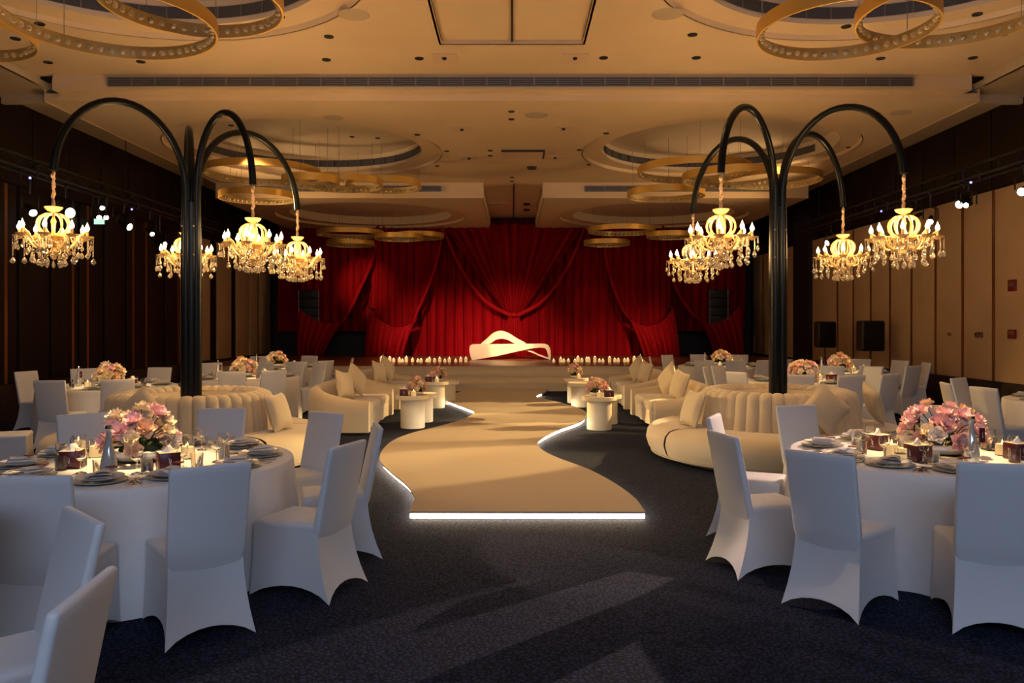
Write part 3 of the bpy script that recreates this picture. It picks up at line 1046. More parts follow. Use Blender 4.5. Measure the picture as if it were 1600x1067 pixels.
ring_s('gold ring pendant with crystal beads cut by the left picture edge', -6.31, 8.96, .85, 5.12, ZN + .38, 44)
ring_s('large gold ring pendant with crystal beads at top left', -4.35, 8.61, 1.10, 4.92, ZN + .38, 56)
ring_s('gold ring pendant with crystal beads, innermost of the top left ones', -3.25, 8.08, .90, 5.10, ZN + .38, 46)
ring_s('gold ring pendant with crystal beads, innermost of the top right ones', 3.69, 8.80, .95, 4.92, ZN + .38, 48)
ring_s('gold ring pendant with crystal beads cut by the top right edge', 4.67, 8.33, 1.00, 5.10, ZN + .38, 50)
CM, CF = ZM + .38, ZF + .38
ring_px('widest gold ring above the left tree, left of its group', 322, 499, 252, 287, 4.98, CM)
ring_px('lowest hanging gold ring above the left tree chandeliers', 345, 462, 296, 317, 4.7, CM, r=.88)
ring_px('small gold ring between two larger ones above the left tree', 441, 530, 273, 292, 4.62, CM)
ring_px('gold ring second from right in the left middle group', 470, 598, 273, 299, 4.80, CM)
ring_px('gold ring rightmost in the left middle group', 539, 658, 278, 299, 4.98, CM)
ring_px('widest gold ring left in the right middle group', 997, 1172, 248, 284, 4.98, CM)
ring_px('gold ring in the centre of the right middle group', 1067, 1222, 261, 292, 4.78, CM)
ring_px('gold ring rightmost in the right middle group', 1134, 1281, 265, 293, 4.98, CM)
ring_px('lowest hanging gold ring in the right middle group', 982, 1099, 292, 313, 4.7, CM, r=.88)
ring_px('dark gold ring left of the far left group under the ceiling', 496, 599, 359, 370, 4.6, CF)
ring_px('lowest dark gold ring of the far left group', 510, 585, 375, 385, 4.35, CF)
ring_px('dark gold ring in the middle of the far left group', 586, 662, 365, 376, 4.45, CF)
ring_px('dark gold ring rightmost of the far left group', 615, 694, 363, 374, 4.62, CF)
ring_px('dark gold ring largest of the far right group', 919, 1024, 352, 367, 4.6, CF)
ring_px('lowest dark gold ring of the far right group', 912, 984.5, 374, 385, 4.35, CF)
ring_px('dark gold ring rightmost of the far right group', 1010, 1085, 361, 374, 4.42, CF)

# ------------------------------------------------------------------ stage lights on side trusses
for s, nm in ((-1, 'left'), (1, 'right')):
    t = thing('lighting_truss', 'black lighting truss high along the %s wall' % nm, 'truss', (s * 8.1, 11.5, 4.25))
    for (dx, dz) in ((-.14, 0), (.14, 0), (0, .24)):
        MB().tube([(dx, 0, dz), (dx, 10.5, dz)], .025, 6).build('chord', 'black', t)
    for k in range(21):
        y = k * .5
        MB().tube([(-.14, y, 0), (0, y + .25, .24), (.14, y + .5, 0)], .010, 4).build('lacing', 'black', t)
    for y in (1.0, 5.2, 9.5):
        MB().tube([(0, y, .24), (0, y, WTOP - 4.25)], .008, 5).build('hanger', 'black', t)


def stage_light(label, x, y, s, tgt, size=.10, lens='stage_lens', energy=0, spot=20, color=AMBER, blend=.5):
    size *= .62
    X = s * 7.95
    Y = F * X / (x - 800)
    z = H - (y - HY) * Y / F
    d = (Vector(tgt) - Vector((X, Y, z))).normalized()
    t = thing('stage_light', label, 'stage light', (X, Y, z))
    q = d.to_track_quat('-Z', 'Y')
    body = MB().lathe([(.001, .34), (size * .7, .33), (size * .95, .2), (size * 1.05, .02), (size * 1.15, 0), (size * 1.0, .0), (size * 1.0, .03)], seg=18).mesh('lamp_body', 'black')
    put('lamp_body', body, t, rot=q.to_euler())
    lm = MB().lathe([(.001, .012), (size * .5, .006), (size * .86, .014), (size * .99, .03)], seg=18).mesh('lens', lens)
    put('lens', lm, t, rot=q.to_euler())
    c = -d * .17
    MB().tube([(c.x - .14, c.y, c.z), (c.x - .14, c.y, c.z + .2), (c.x, c.y, c.z + .24), (c.x + .14, c.y, c.z + .2), (c.x + .14, c.y, c.z)], .014, 6).build('yoke', 'black', t)
    MB().tube([(c.x, c.y, c.z + .24), (c.x, c.y, max(4.2 - z, c.z + .26)), (s * 7.96 - X, c.y, max(4.25 - z, c.z + .3))], .02, 6).build('clamp', 'black', t)
    if energy:
        l = light('stage_light_beam', 'SPOT', (d * .06), energy * 5, color, spot_size=radians(spot), spot_blend=blend, shadow_soft_size=.05)
        l.rotation_euler = q.to_euler()
        l.parent = t
    return t


CAMV = (0, 2, 1.0)
stage_light('round stage light with big white lens right of the leftmost chandelier', 110, 333, -1, (2.2, 8.0, 1.0), .15, energy=500, spot=30)
stage_light('stage light pointing down above the leftmost chandelier candles', 52, 333, -1, (-3, 9.0, 0), .10)
stage_light('upper stage light in the cluster of three on the left', 160, 325, -1, (1.35, 4.6, 0), .07, energy=900, spot=6, blend=.15, color=(1.0, .70, .58))
stage_light('lower left stage light in the cluster of three on the left', 155, 340, -1, CAMV, .07)
stage_light('lower right stage light in the cluster of three on the left', 166, 340, -1, CAMV, .07)
stage_light('double bodied stage light farther along the left truss', 203, 355, -1, (.5, 13.6, 0), .12, energy=1300, spot=11, blend=.3)
stage_light('small tilted stage light near the left black trunk', 238, 366, -1, (-2.5, 12, 0), .08)
stage_light('stage light low beside the hidden left chandelier', 258, 382, -1, (2.4, 14.0, .6), .10, energy=500, spot=22)
stage_light('bright round stage light against the right wall panels', 1498, 320, 1, (-.9, 9.2, 0), .11, energy=1300, spot=13, blend=.35)
stage_light('slim stage light beside the bright round one on the right', 1509, 321, 1, (-1, 5, 1), .07)
stage_light('upper stage light behind the rightmost chandelier crown', 1412, 331, 1, (-3.2, 10.2, .8), .10, energy=750, spot=24)
stage_light('lower stage light behind the rightmost chandelier crown', 1423, 343, 1, (.2, 12.3, 0), .08, energy=1300, spot=11, blend=.3)
stage_light('long tube stage light angled down above the rightmost candles', 1453, 347, 1, (3.5, 8, 0), .09)
stage_light('star bright stage light above the smaller right chandelier', 1292, 380, 1, (-.7, 15.5, 0), .11, energy=1500, spot=13, blend=.3)
stage_light('stage light cut off at the right picture edge', 1596, 300, 1, (-.2, 3.85, 0), .10, energy=900, spot=9, blend=.15, color=(1.0, .70, .58))
for (x, y, s, lab) in ((47, 278, -1, 'tiny violet lit lamp high above the leftmost chandelier'), (206, 327, -1, 'tiny violet lit lamp above the double left stage light'), (1517, 285, 1, 'tiny violet lit lamp above the bright right stage light'), (1377, 330, 1, 'tiny violet lit lamp left of the rightmost chandelier')):
    stage_light(lab, x, y, s, (0, 1, 1.7), .035, 'stage_lens_dim')
p = at(146, 346, F * 8.55 / 654)
t = thing('exit_sign', 'small pale green lit exit sign on the dark left wall', 'sign', (-8.55, p[1], p[2]))
MB().rbox((.12, .02, 0), (.24, .04, .14), .01).build('housing', 'black', t)
MB().box((-.07, .02, 0), (.14, .03, .03)).build('bracket', 'black', t, False)
MB().box((0, 0, 0), (.21, .008, .11)).build('lit_face', 'exit_face', t, False, loc=(.12, -.004, 0))

# ------------------------------------------------------------------ chairs


def chair_meshes():
    n = 8

    def sides(cr, cf, bow, hem, z):
        """closed loop, corners rear(+-) front(+-)"""
        c = [(-cr[0], -cr[1]), (cr[0], -cr[1]), (cf[0], cf[1]), (-cf[0], cf[1])]
        out = []
        for i in range(4):
            a, b = c[i], c[(i + 1) % 4]
            nx, ny = -(b[1] - a[1]), (b[0] - a[0])
            L = hypot(nx, ny)
            nx, ny = nx / L, ny / L
            for k in range(n):
                t_ = k / n
                q = 4 * t_ * (1 - t_)
                out.append((a[0] + (b[0] - a[0]) * t_ + nx * bow * q, a[1] + (b[1] - a[1]) * t_ + ny * bow * q, z + hem * q ** .8))
        return out
    loops = []
    lev = [0, .04, .12, .22, .32, .40, .44]
    for z in lev:
        s = z / .44
        fl = (1 - s) ** 1.9
        cr = (.198 + .038 * fl, .222 + .105 * fl)
        cf = (.213 + .014 * fl, .232 + .022 * fl)
        loops.append(sides(cr, cf, .035 * fl + .012 * sin(pi * s), .075 * (1 - s) ** 2.2, .004 + z))
    skirt = MB().loft(loops)
    top = loops[-1]
    # rolled lower hem
    hem = [(x * .985, y * .985, z + .012) for x, y, z in loops[0]]
    skirt.loft([hem, loops[0]])
    skirt_me = skirt.mesh('skirt', 'cover')
    l2 = []
    for (k, dz) in ((1.0, -.012), (1.012, .004), (1.0, .018), (.955, .028), (.8, .035), (.4, .038), (.02, .039)):
        l2.append([(x * k, y * k + (.0 if k > .9 else .0), .444 + dz) for x, y, z in top])
    seat_me = MB().loft(l2).mesh('seat', 'cover')

    # backrest: slab with rake, waisted at the seat
    def sec(z, w, yr, th, r=.016, bl=1.0):
        pts = []
        for (qx, qy, a0) in ((1, 1, 0), (-1, 1, pi / 2), (-1, -1, pi), (1, -1, 3 * pi / 2)):
            for k in range(4):
                a = a0 + k * pi / 6
                x = qx * (w - r) + r * cos(a)
                y = qy * (th / 2 - r) + r * sin(a)
                bulge = bl * .010 * (1 - (x / w) ** 2) if y < 0 else -.006 * (1 - (x / w) ** 2)
                pts.append((x, yr + th / 2 + y - bulge, z))
        return pts
    loops = []
    for k in range(17):
        s = k / 16
        z = .34 + .595 * s
        e = min(s / .22, 1.0)
        e = e * e * (3 - 2 * e)
        yr = -.214 - .008 * e - .112 * s ** 1.05
        w = .184 + .020 * e + .010 * s
        loops.append(sec(z, w, yr, .056 - .020 * s, bl=min(s * 2, 1) - .6 * (1 - e)))
    for (dz, ins) in ((.008, .003), (.013, .010)):
        loops.append([(x * (1 - ins / .2), y + (-.337 + .018 - y) * ins / .022, .935 + dz) for x, y, z in loops[16]])
    back_me = MB().loft(loops, cap=True).mesh('backrest', 'cover')
    return skirt_me, seat_me, back_me


SKIRT, SEAT, BACK = chair_meshes()


def chair(X, Y, rz, label, group):
    t = thing('banquet_chair', label, 'chair', (X, Y, 0), rz, group)
    put('skirt', SKIRT, t)
    put('seat', SEAT, t)
    put('backrest', BACK, t)
    return t


def chair_back_at(X, Y, cx, cy, label, group, face=None, mind=1.32):
    """chair whose backrest top stands at (X, Y), facing (cx, cy) or the direction face (degrees)"""
    if face is None:
        dx, dy = cx - X, cy - Y
    else:
        dx, dy = cos(radians(face)), sin(radians(face))
    d = hypot(dx, dy)
    dx, dy = dx / d, dy / d
    px, py = X + dx * .32, Y + dy * .32
    if face is None:
        dist = hypot(cx - px, cy - py)
        if dist < mind:
            px, py = cx - dx * mind, cy - dy * mind
    chair(px, py, atan2(-dx, dy), label, group)


# ------------------------------------------------------------------ table ware
PROTO = {}
PROTO['charger'] = MB().lathe([(.001, 0), (.09, 0), (.10, .004), (.155, .012), (.158, .016), (.10, .008), (.001, .006)], seg=32).mesh('rim_plate', 'charger')
PROTO['plate'] = MB().lathe([(.001, 0), (.08, 0), (.09, .005), (.135, .018), (.138, .022), (.09, .010), (.001, .008)], seg=32).mesh('dish', 'porcelain')


def tumbler(r, h):
    return MB().lathe([(.001, 0), (r * .88, 0), (r * .92, .004), (r, h), (r - .003, h), (r * .88, .010), (.001, .010)], seg=20)


PROTO['tumbler'] = tumbler(.040, .095).mesh('glass', 'glass')
PROTO['goblet'] = MB().lathe([(.001, 0), (.034, 0), (.033, .004), (.006, .012), (.005, .075), (.03, .09), (.038, .115), (.034, .160), (.0325, .160), (.036, .115), (.028, .093), (.001, .088)], seg=18).mesh('glass', 'glass')
m = MB()
m.box((0, -.05, .003), (.014, .11, .004)).box((0, .03, .003), (.008, .06, .004)).box((0, .062, .004), (.024, .02, .004))
for k in range(4):
    m.box((-.009 + .006 * k, .09, .005), (.003, .045, .003))
PROTO['fork'] = m.mesh('fork', 'steel', False)
m = MB().box((0, -.055, .004), (.014, .10, .007))
m.slab([(-.008, -.005), (.009, -.005), (.010, .08), (.004, .112), (-.008, .10)], .003, .0055)
PROTO['knife'] = m.mesh('knife', 'steel', False)
m = MB().box((0, -.045, .003), (.011, .11, .004)).sphere((0, .035, .006), .021, 10, 6, .25)
PROTO['spoon'] = m.mesh('spoon', 'steel')
# folded napkin: soft three-ply wedge
m = MB()
m.grid(lambda u, v: ((u - .5) * .15 * (1 - .25 * v), (v - .5) * .17, .012 + .016 * sin(pi * u) * (1 - .4 * v) + .004 * sin(9 * u + 2 * v)), 10, 8)
m.grid(lambda u, v: ((u - .5) * .15 * (1 - .25 * v), (v - .5) * .17, .002 + .006 * sin(pi * u)), 10, 8)
m.grid(lambda u, v: ((u - .5) * .09 + .02, (v - .5) * .12 - .01, .032 + .012 * sin(pi * u) - .006 * v), 6, 6)
PROTO['napkin'] = m.mesh('napkin', 'napkin')
PROTO['card'] = MB().box((0, 0, .003), (.055, .055, .006), radians(45)).mesh('card', 'red_card', False)
TT = .752


def clear_copy(proto, name, label, cat, loc, rz, group):
    return tag(put(name, PROTO[proto], None, loc, rz), label, cat, group)


def setting(tn, cx, cy, a, full, near):
    """plates, cutlery and glass in front of the chair at angle a (radians)"""
    ck = CLOCK[int(round((90 - math.degrees(a)) / 30.0)) % 12]
    pl = "at the %s o'clock place of the %s" % (ck, tn)
    rz = a + pi / 2

    def P(r, off):
        return (cx + r * cos(a) - off * sin(a), cy + r * sin(a) + off * cos(a))
    x, y = P(.76, 0)
    clear_copy('charger', 'charger_plate', 'wide grey charger plate ' + pl, 'plate', (x, y, TT), rz, 'charger plates on the tables')
    clear_copy('plate', 'dinner_plate', 'white dinner plate ' + pl, 'plate', (x, y, TT + .0165), rz, 'dinner plates on the tables')
    clear_copy('napkin', 'napkin', 'folded white napkin ' + pl, 'napkin', (x, y, TT + .030), rz + .3, 'napkins on the plates')
    gx, gy = P(.52, -.10)
    clear_copy('tumbler', 'water_glass', 'clear water glass ' + pl, 'glass', (gx, gy, TT), 0, 'water glasses on the tables')
    if full:
        x2, y2 = P(.70, .045)
        clear_copy('card', 'place_card', 'small dark red card ' + pl, 'card', (x2, y2, TT + .078), rz, 'red cards on the napkins')
        gx, gy = P(.50, .12)
        clear_copy('goblet', 'stem_glass', 'stemmed glass ' + pl, 'glass', (gx, gy, TT), 0, 'stemmed glasses on the tables')
        for off, pr, nm in ((-.20, 'knife', 'table_knife'), (-.232, 'spoon', 'table_spoon'), (.19, 'fork', 'table_fork'), (.222, 'fork', 'salad_fork')):
            kx, ky = P(.77, off)
            clear_copy(pr, nm, '%s %s' % ({'table_knife': 'silver knife', 'table_spoon': 'silver spoon', 'table_fork': 'inner silver fork', 'salad_fork': 'outer silver fork'}[nm], pl), 'cutlery', (kx, ky, TT), a + pi / 2, 'cutlery on the front tables')


# tissue box with small printed monogram
def tissue_proto():
    P = {}
    P['body'] = MB().rbox((0, 0, .057), (.13, .13, .113), .003, seg=1).mesh('box', 'maroon')
    P['top'] = MB().box((0, 0, .1145), (.128, .128, .002)).mesh('lid', 'ivory', False)
    P['tissue'] = MB().add([(-.045, 0, .115), (.045, .01, .115), (.012, .02, .16), (-.012, -.02, .158), (0, .03, .115), (.0, -.03, .115)], [(0, 5, 3), (5, 1, 3), (1, 2, 3), (1, 4, 2), (4, 0, 2), (0, 3, 2)]).mesh('tissue', 'tissue', False)
    m = MB()
    for pts in ([(-.010, .082), (-.004, .070), (-.007, .058), (.001, .048), (.008, .038)], [(.000, .074), (.006, .064), (.002, .052), (-.004, .042), (.002, .036)], [(-.006, .050), (.006, .056)]):
        for a, b in zip(pts[:-1], pts[1:]):
            d = hypot(b[0] - a[0], b[1] - a[1])
            nx, nz = -(b[1] - a[1]) / d * .0016, (b[0] - a[0]) / d * .0016
            m.add([(a[0] - nx, -.0658, a[1] - nz), (a[0] + nx, -.0658, a[1] + nz), (b[0] + nx, -.0658, b[1] + nz), (b[0] - nx, -.0658, b[1] - nz)], [(0, 1, 2, 3)])
    for k in range(9):
        m.add([(-.018 + k * .004, -.0658, .024), (-.0155 + k * .004, -.0658, .024), (-.0155 + k * .004, -.0658, .027), (-.018 + k * .004, -.0658, .027)], [(0, 1, 2, 3)])
    P['logo'] = m.mesh('monogram', 'print_white', False)
    return P


TB = tissue_proto()


def tissue_box(label, X, Y, z, rz, scale=1.0):
    t = thing('tissue_box', label, 'tissue box', (X, Y, z), rz, 'maroon tissue boxes on the tables')
    t.scale = (scale,) * 3
    put('box', TB['body'], t)
    put('lid', TB['top'], t)
    put('tissue', TB['tissue'], t)
    put('monogram', TB['logo'], t)
    put('monogram', TB['logo'], t, rz=pi / 2)
    put('monogram', TB['logo'], t, rz=-pi / 2)


JG = MB().lathe([(.001, 0), (.046, 0), (.048, .003), (.048, .125), (.045, .125), (.045, .006), (.001, .006)], seg=20).mesh('jar', 'glass')
JW = MB().lathe([(.001, .007), (.043, .007), (.043, .082), (.036, .085), (.001, .080)], seg=16).mesh('wax', 'wax_lit')
JF = MB().lathe([(.001, .082), (.005, .088), (.006, .096), (.001, .112)], seg=6).mesh('flame', 'flame')


def candle(label, X, Y, z, group='candle jars on the tables'):
    t = thing('candle_jar', label, 'candle', (X, Y, z), 0, group)
    put('jar', JG, t)
    put('wax', JW, t)
    put('flame', JF, t)


CB = MB().lathe([(.001, 0), (.046, 0), (.050, .01), (.052, .05), (.046, .10), (.032, .16), (.022, .21), (.017, .25), (.016, .29), (.020, .295), (.020, .305), (.012, .305), (.012, .25), (.018, .20), (.030, .14), (.042, .08), (.044, .02), (.001, .01)], seg=20).mesh('bottle', 'carafe')
CC = MB().lathe([(.019, .295), (.021, .297), (.021, .315), (.018, .318), (.001, .318)], seg=14).mesh('cap', 'steel')
CT = MB().rbox((.055, -.03, .19), (.036, .012, .10), .002, seg=1).mesh('tag', 'maroon', False)
CL_ = MB().box((.055, -.0368, .19), (.003, .0008, .04)).box((.058, -.0368, .178), (.008, .0008, .003)).mesh('tag_print', 'print_white', False)


def carafe(label, X, Y, z, rz=0.0, tagged=True, s=1.0):
    t = thing('water_bottle', label, 'bottle', (X, Y, z), rz, 'bottles on the tables')
    t.scale = (s, s, s)
    put('bottle', CB, t)
    put('cap', CC, t)
    if tagged:
        g = put('tag', CT, t)
        put('tag_print', CL_, g)


# flowers
def blossom(material, seed, layers=((5, .058, 20), (5, .050, 48), (4, .036, 70))):
    rr = random.Random(seed)
    m = MB()
    for li, (npet, ln, tilt) in enumerate(layers):
        for k in range(npet):
            a = 2 * pi * k / npet + li * .5 + rr.uniform(-.2, .2)
            tl = radians(tilt + rr.uniform(-10, 10))
            w = ln * rr.uniform(.75, .95)

            def fn(u, v, a=a, tl=tl, w=w, ln=ln):
                s = (u - .5) * 2
                ww = w * .5 * sin(pi * min(v * .75 + .18, 1)) * 1.15
                rad = ln * v
                curl = .35 * v * v
                x = rad * cos(tl * (1 - .25 * v))
                z = rad * sin(tl) - ln * curl * (.5 if tilt < 40 else .1) + .012 * s * s + .004 * sin(8 * v + 5 * s)
                y = s * ww
                return (x * cos(a) - y * sin(a), x * sin(a) + y * cos(a), z)
            m.grid(fn, 4, 4)
    return m.mesh('blossom', material, fix=False)


BL = {}
for i, c in enumerate(('petal_pink', 'petal_rose', 'petal_cream', 'petal_peach', 'petal_white')):
    BL[c] = [blossom(c, 10 * i + j) for j in range(2)]
BOWL = MB().lathe([(.001, 0), (.09, 0), (.15, .012), (.19, .045), (.185, .068), (.165, .075), (.15, .068), (.001, .055)], seg=32).mesh('bowl', 'porcelain')
SMALLBOWL = MB().lathe([(.001, 0), (.055, 0), (.09, .012), (.115, .04), (.11, .06), (.095, .06), (.001, .045)], seg=20).mesh('bowl', 'porcelain')


def moss_mesh(r, h):
    rr = random.Random(4)
    m = MB()
    for k in range(40):
        a, q = rr.uniform(0, 6.28), r * sqrt(rr.random())
        z = h * (1 - (q / r) ** 2) + rr.uniform(-.01, .02)
        m.sphere((q * cos(a), q * sin(a), z), rr.uniform(.014, .03), 5, 4)
    return m.mesh('moss', 'moss')


MOSS = moss_mesh(.155, .05)
SMOSS = moss_mesh(.095, .04)
TRAY = MB().lathe([(.001, 0), (.20, 0), (.205, .006), (.20, .010), (.001, .010)], seg=32).mesh('glass_base', 'glass')


def bouquet(label, X, Y, z, n, rx, rz_, seed, cols, small=False, scale=1.0, base=True, open_=False):
    t = thing('flower_arrangement', label, 'flowers', (X, Y, z), 0, 'flower centrepieces')
    rr = random.Random(seed)
    zb = 0.0
    if base:
        put('glass_base', TRAY, t, scale=.62 if small else 1.0)
        zb = .010
    put('bowl', SMALLBOWL if small else BOWL, t, (0, 0, zb))
    put('moss', SMOSS if small else MOSS, t, (0, 0, zb + (.055 if small else .07)))
    for k in range(n):
        f_ = (k + .5) / n
        el = math.asin(min(1, .02 + .97 * f_)) if not open_ else math.asin(min(1, .02 + .93 * f_))
        az = k * 2.39996 + rr.uniform(-.3, .3)
        q = rr.uniform(.86, 1.05) if k % 4 else rr.uniform(.6, .85)
        px, py, pz = rx * cos(el) * cos(az) * q, rx * cos(el) * sin(az) * q, zb + .09 + rz_ * sin(el) * q
        nrm = Vector((cos(el) * cos(az), cos(el) * sin(az), sin(el) * .9 + .15)).normalized()
        e = nrm.to_track_quat('Z', 'Y').to_euler()
        c = rr.choice(cols)
        s = scale * rr.uniform(.85, 1.25)
        put('blossom', BL[c][rr.randrange(2)], t, (px, py, pz), rot=e, scale=s)
        if open_ or k % 3 == 0:
            MB().tube([(px * .15, py * .15, zb + .05), (px * .6, py * .6, zb + .06 + (pz - zb) * .55), (px, py, pz)], .0035, 4).build('stem', 'stem', t)


# ------------------------------------------------------------------ round tables
TR = .98


def cloth_mesh(seed):
    rr = random.Random(seed)
    ph = [rr.uniform(0, 6.28) for _ in range(4)]

    def rad(a, v):
        w = v ** .8
        return TR + .012 + w * (.035 + .030 * sin(13 * a + ph[0] + .5 * sin(2 * a + ph[3])) + .014 * sin(21 * a + ph[1]) + .012 * sin(5 * a + ph[2]))
    m = MB()
    lv = []
    N = 144
    for (r, z) in ((.001, .75), (.5, .75), (.9, .75), (TR - .01, .75), (TR + .006, .746), (TR + .012, .735)):
        lv.append([(r * cos(2 * pi * k / N), r * sin(2 * pi * k / N), z) for k in range(N)])
    for v in (.06, .15, .3, .5, .7, .85, 1.0):
        lv.append([(rad(2 * pi * k / N, v) * cos(2 * pi * k / N), rad(2 * pi * k / N, v) * sin(2 * pi * k / N), .735 * (1 - v) + .006) for k in range(N)])
    m.loft(lv)
    return m.mesh('tablecloth', 'cloth')


CLOTH = [cloth_mesh(k) for k in range(3)]
TOP = MB().lathe([(.001, .715), (TR - .015, .715), (TR - .015, .742), (.001, .742)], seg=48).mesh('tabletop', 'dark_wood')
PED = MB().lathe([(.001, 0), (.33, 0), (.33, .03), (.06, .06), (.05, .70), (.25, .715), (.001, .715)], seg=20).mesh('pedestal', 'black')


def table(tn, cx, cy, seed):
    t = thing('round_table', 'round banquet table under the cloth, ' + tn, 'table', (cx, cy, 0), 0, 'round banquet tables')
    put('tabletop', TOP, t)
    put('pedestal', PED, t)
    tag(put('tablecloth', CLOTH[seed % 3], None, (cx, cy, .0), seed * .9), 'floor length white cloth on the ' + tn, 'tablecloth', 'white tablecloths')


def pin_spot(cx, cy, zc, e, s=26):
    light('pin_spot', 'SPOT', (cx, cy + .4, zc), e, (1.0, .66, .30), target=(cx, cy, .8), spot_size=radians(s), spot_blend=.7, shadow_soft_size=.06)


PINKS = ('petal_pink', 'petal_pink', 'petal_rose', 'petal_cream', 'petal_peach', 'petal_white')
WARMS = ('petal_cream', 'petal_peach', 'petal_peach', 'petal_pink', 'petal_white', 'petal_cream')
GC = 'white covered banquet chairs'

# front left
T1 = (-2.55, 5.55)
n1 = 'front left table'
table(n1, *T1, 0)
C1 = [(-1.69, 4.37), (-1.10, 5.05), (-1.04, 5.97), (-1.65, 6.76), (-2.6, 7.0), (-3.55, 6.66), (-2.42, 4.10)]
for (x, y) in C1:
    chair_back_at(x, y, *T1, "white covered chair at the %s o'clock side of the %s" % (clock(x - T1[0], y - T1[1]), n1), GC, mind=1.285)
# front right
T2 = (3.10, 5.87)
n2 = 'front right table'
table(n2, *T2, 1)
C2 = [(1.80, 4.67), (1.45, 5.50), (1.80, 6.52), (2.67, 7.30), (4.03, 7.39), (2.64, 4.30)]
for (x, y) in C2:
    chair_back_at(x, y, *T2, "white covered chair at the %s o'clock side of the %s" % (clock(x - T2[0], y - T2[1]), n2), GC, mind=1.285)
# chairs of a table beyond the left picture edge
T0 = (-2.75, 2.1)
for (x, y, lab) in ((-1.70, 3.16, 'white covered chair cut by the left edge, upper one of the nearest pair'), (-1.22, 2.28, 'white covered chair nearest the camera in the bottom left corner'), (-2.52, 3.60, 'white covered chair mostly outside the left edge beside the nearest pair')):
    chair_back_at(x, y, *T0, lab, GC, mind=1.1)

for (tn, T, C, seed) in ((n1, T1, C1, 0), (n2, T2, C2, 1)):
    angs = sorted(atan2(y - T[1], x - T[0]) for x, y in C)
    extra = [radians(a) for a in ((162, 198, -126) if T is T1 else (0, 30, -36))]
    for a in angs + extra:
        setting(tn, T[0], T[1], a, True, True)
bouquet('open pink and cream rose arrangement in a white bowl, front left table', T1[0] - .03, T1[1] - .02, TT, 30, .28, .27, 21, PINKS, open_=True, scale=1.15)
bouquet('open pink and yellow rose arrangement in a white bowl, front right table', T2[0] + .04, T2[1] - .05, TT, 30, .28, .27, 22, PINKS, open_=True, scale=1.15)


def tp(x, y, T, z=TT):
    p = unp(x, y, z)
    return p


for (x, y, rz, lab) in ((114, 730, .12, 'maroon tissue box left of the silver bottle on the front left table'), (263, 733, .6, 'maroon tissue box right of the flower bowl on the front left table')):
    p = unp(x, y, TT)
    tissue_box(lab, p[0], p[1], TT, rz)
for (x, y, rz, lab) in ((1372, 702, .5, 'maroon tissue box farthest left on the front right table'), (1434, 720, .25, 'maroon tissue box before the flower bowl on the front right table'), (1590, 717, .12, 'maroon tissue box at the right picture edge on the front table')):
    p = unp(x, y, TT)
    tissue_box(lab, p[0], p[1], TT, rz)
for (x, y, lab) in ((293, 716, 'lit candle jar right of the flowers on the front left table'), (150, 714, 'lit candle jar behind the silver bottle on the front left table'), (124, 706, 'lit candle jar behind the left tissue box, front left table')):
    p = unp(x, y, TT)
    candle(lab, p[0], p[1], TT)
for (x, y, lab) in ((1393, 711, 'lit candle jar between two tissue boxes on the front right table'), (1413, 718, 'broad lit candle jar by the middle tissue box, front right table'), (1566, 711, 'lit candle jar beside the tissue box at the right edge')):
    p = unp(x, y, TT)
    candle(lab, p[0], p[1], TT)
p = unp(170, 744, TT)
carafe('silver glass bottle standing left of the flowers on the front left table', p[0], p[1], TT, 0, False, 1.0)
p = unp(1518, 722, TT)
carafe('clear glass bottle with maroon tag on the front right table', p[0], p[1], TT, 0, True, 1.0)
p = unp(1385, 690, TT)
pin_spot(T1[0], T1[1], ZN - .05, 2600, 15)
pin_spot(T2[0], T2[1], ZN - .05, 2600, 15)

# back tables
BACK_T = [
    ('table by the left wall', (-6.25, 12.35), [(77, 0), (184, 0), (40, 1), (131, 1), (250, 1)], 52, 1),
    ('table behind left tree', (-4.86, 14.4), [(362, 0), (409, 0), (462, 1), (478, 1), (330, 1)], 34, 2),
    ('left stage side table', (-5.2, 17.6), [(411, 0), (450, 0), (474, 0), (484, 1), (515, 2), (405, 1)], 22, 0),
    ('table behind right sofa', (4.95, 13.5), [(1249, 0), (1331, 0), (1392, 0), (1364, 1), (1150, 0), (1121, 1), (1106, 1), (1260, 1)], 36, 1),
    ('table by pole speakers', (6.6, 16.0), [(1300, 0), (1362, 0), (1428, 0), (1345, 1), (1448, 1), (1407, 1)], 26, 2),
    ('right stage side table', (4.85, 18.4), [(1100, 0), (1140, 0), (1042, 1), (1022, 2), (1091, 1), (1156, 1), (1167, 0), (1190, 0)], 24, 0),
]
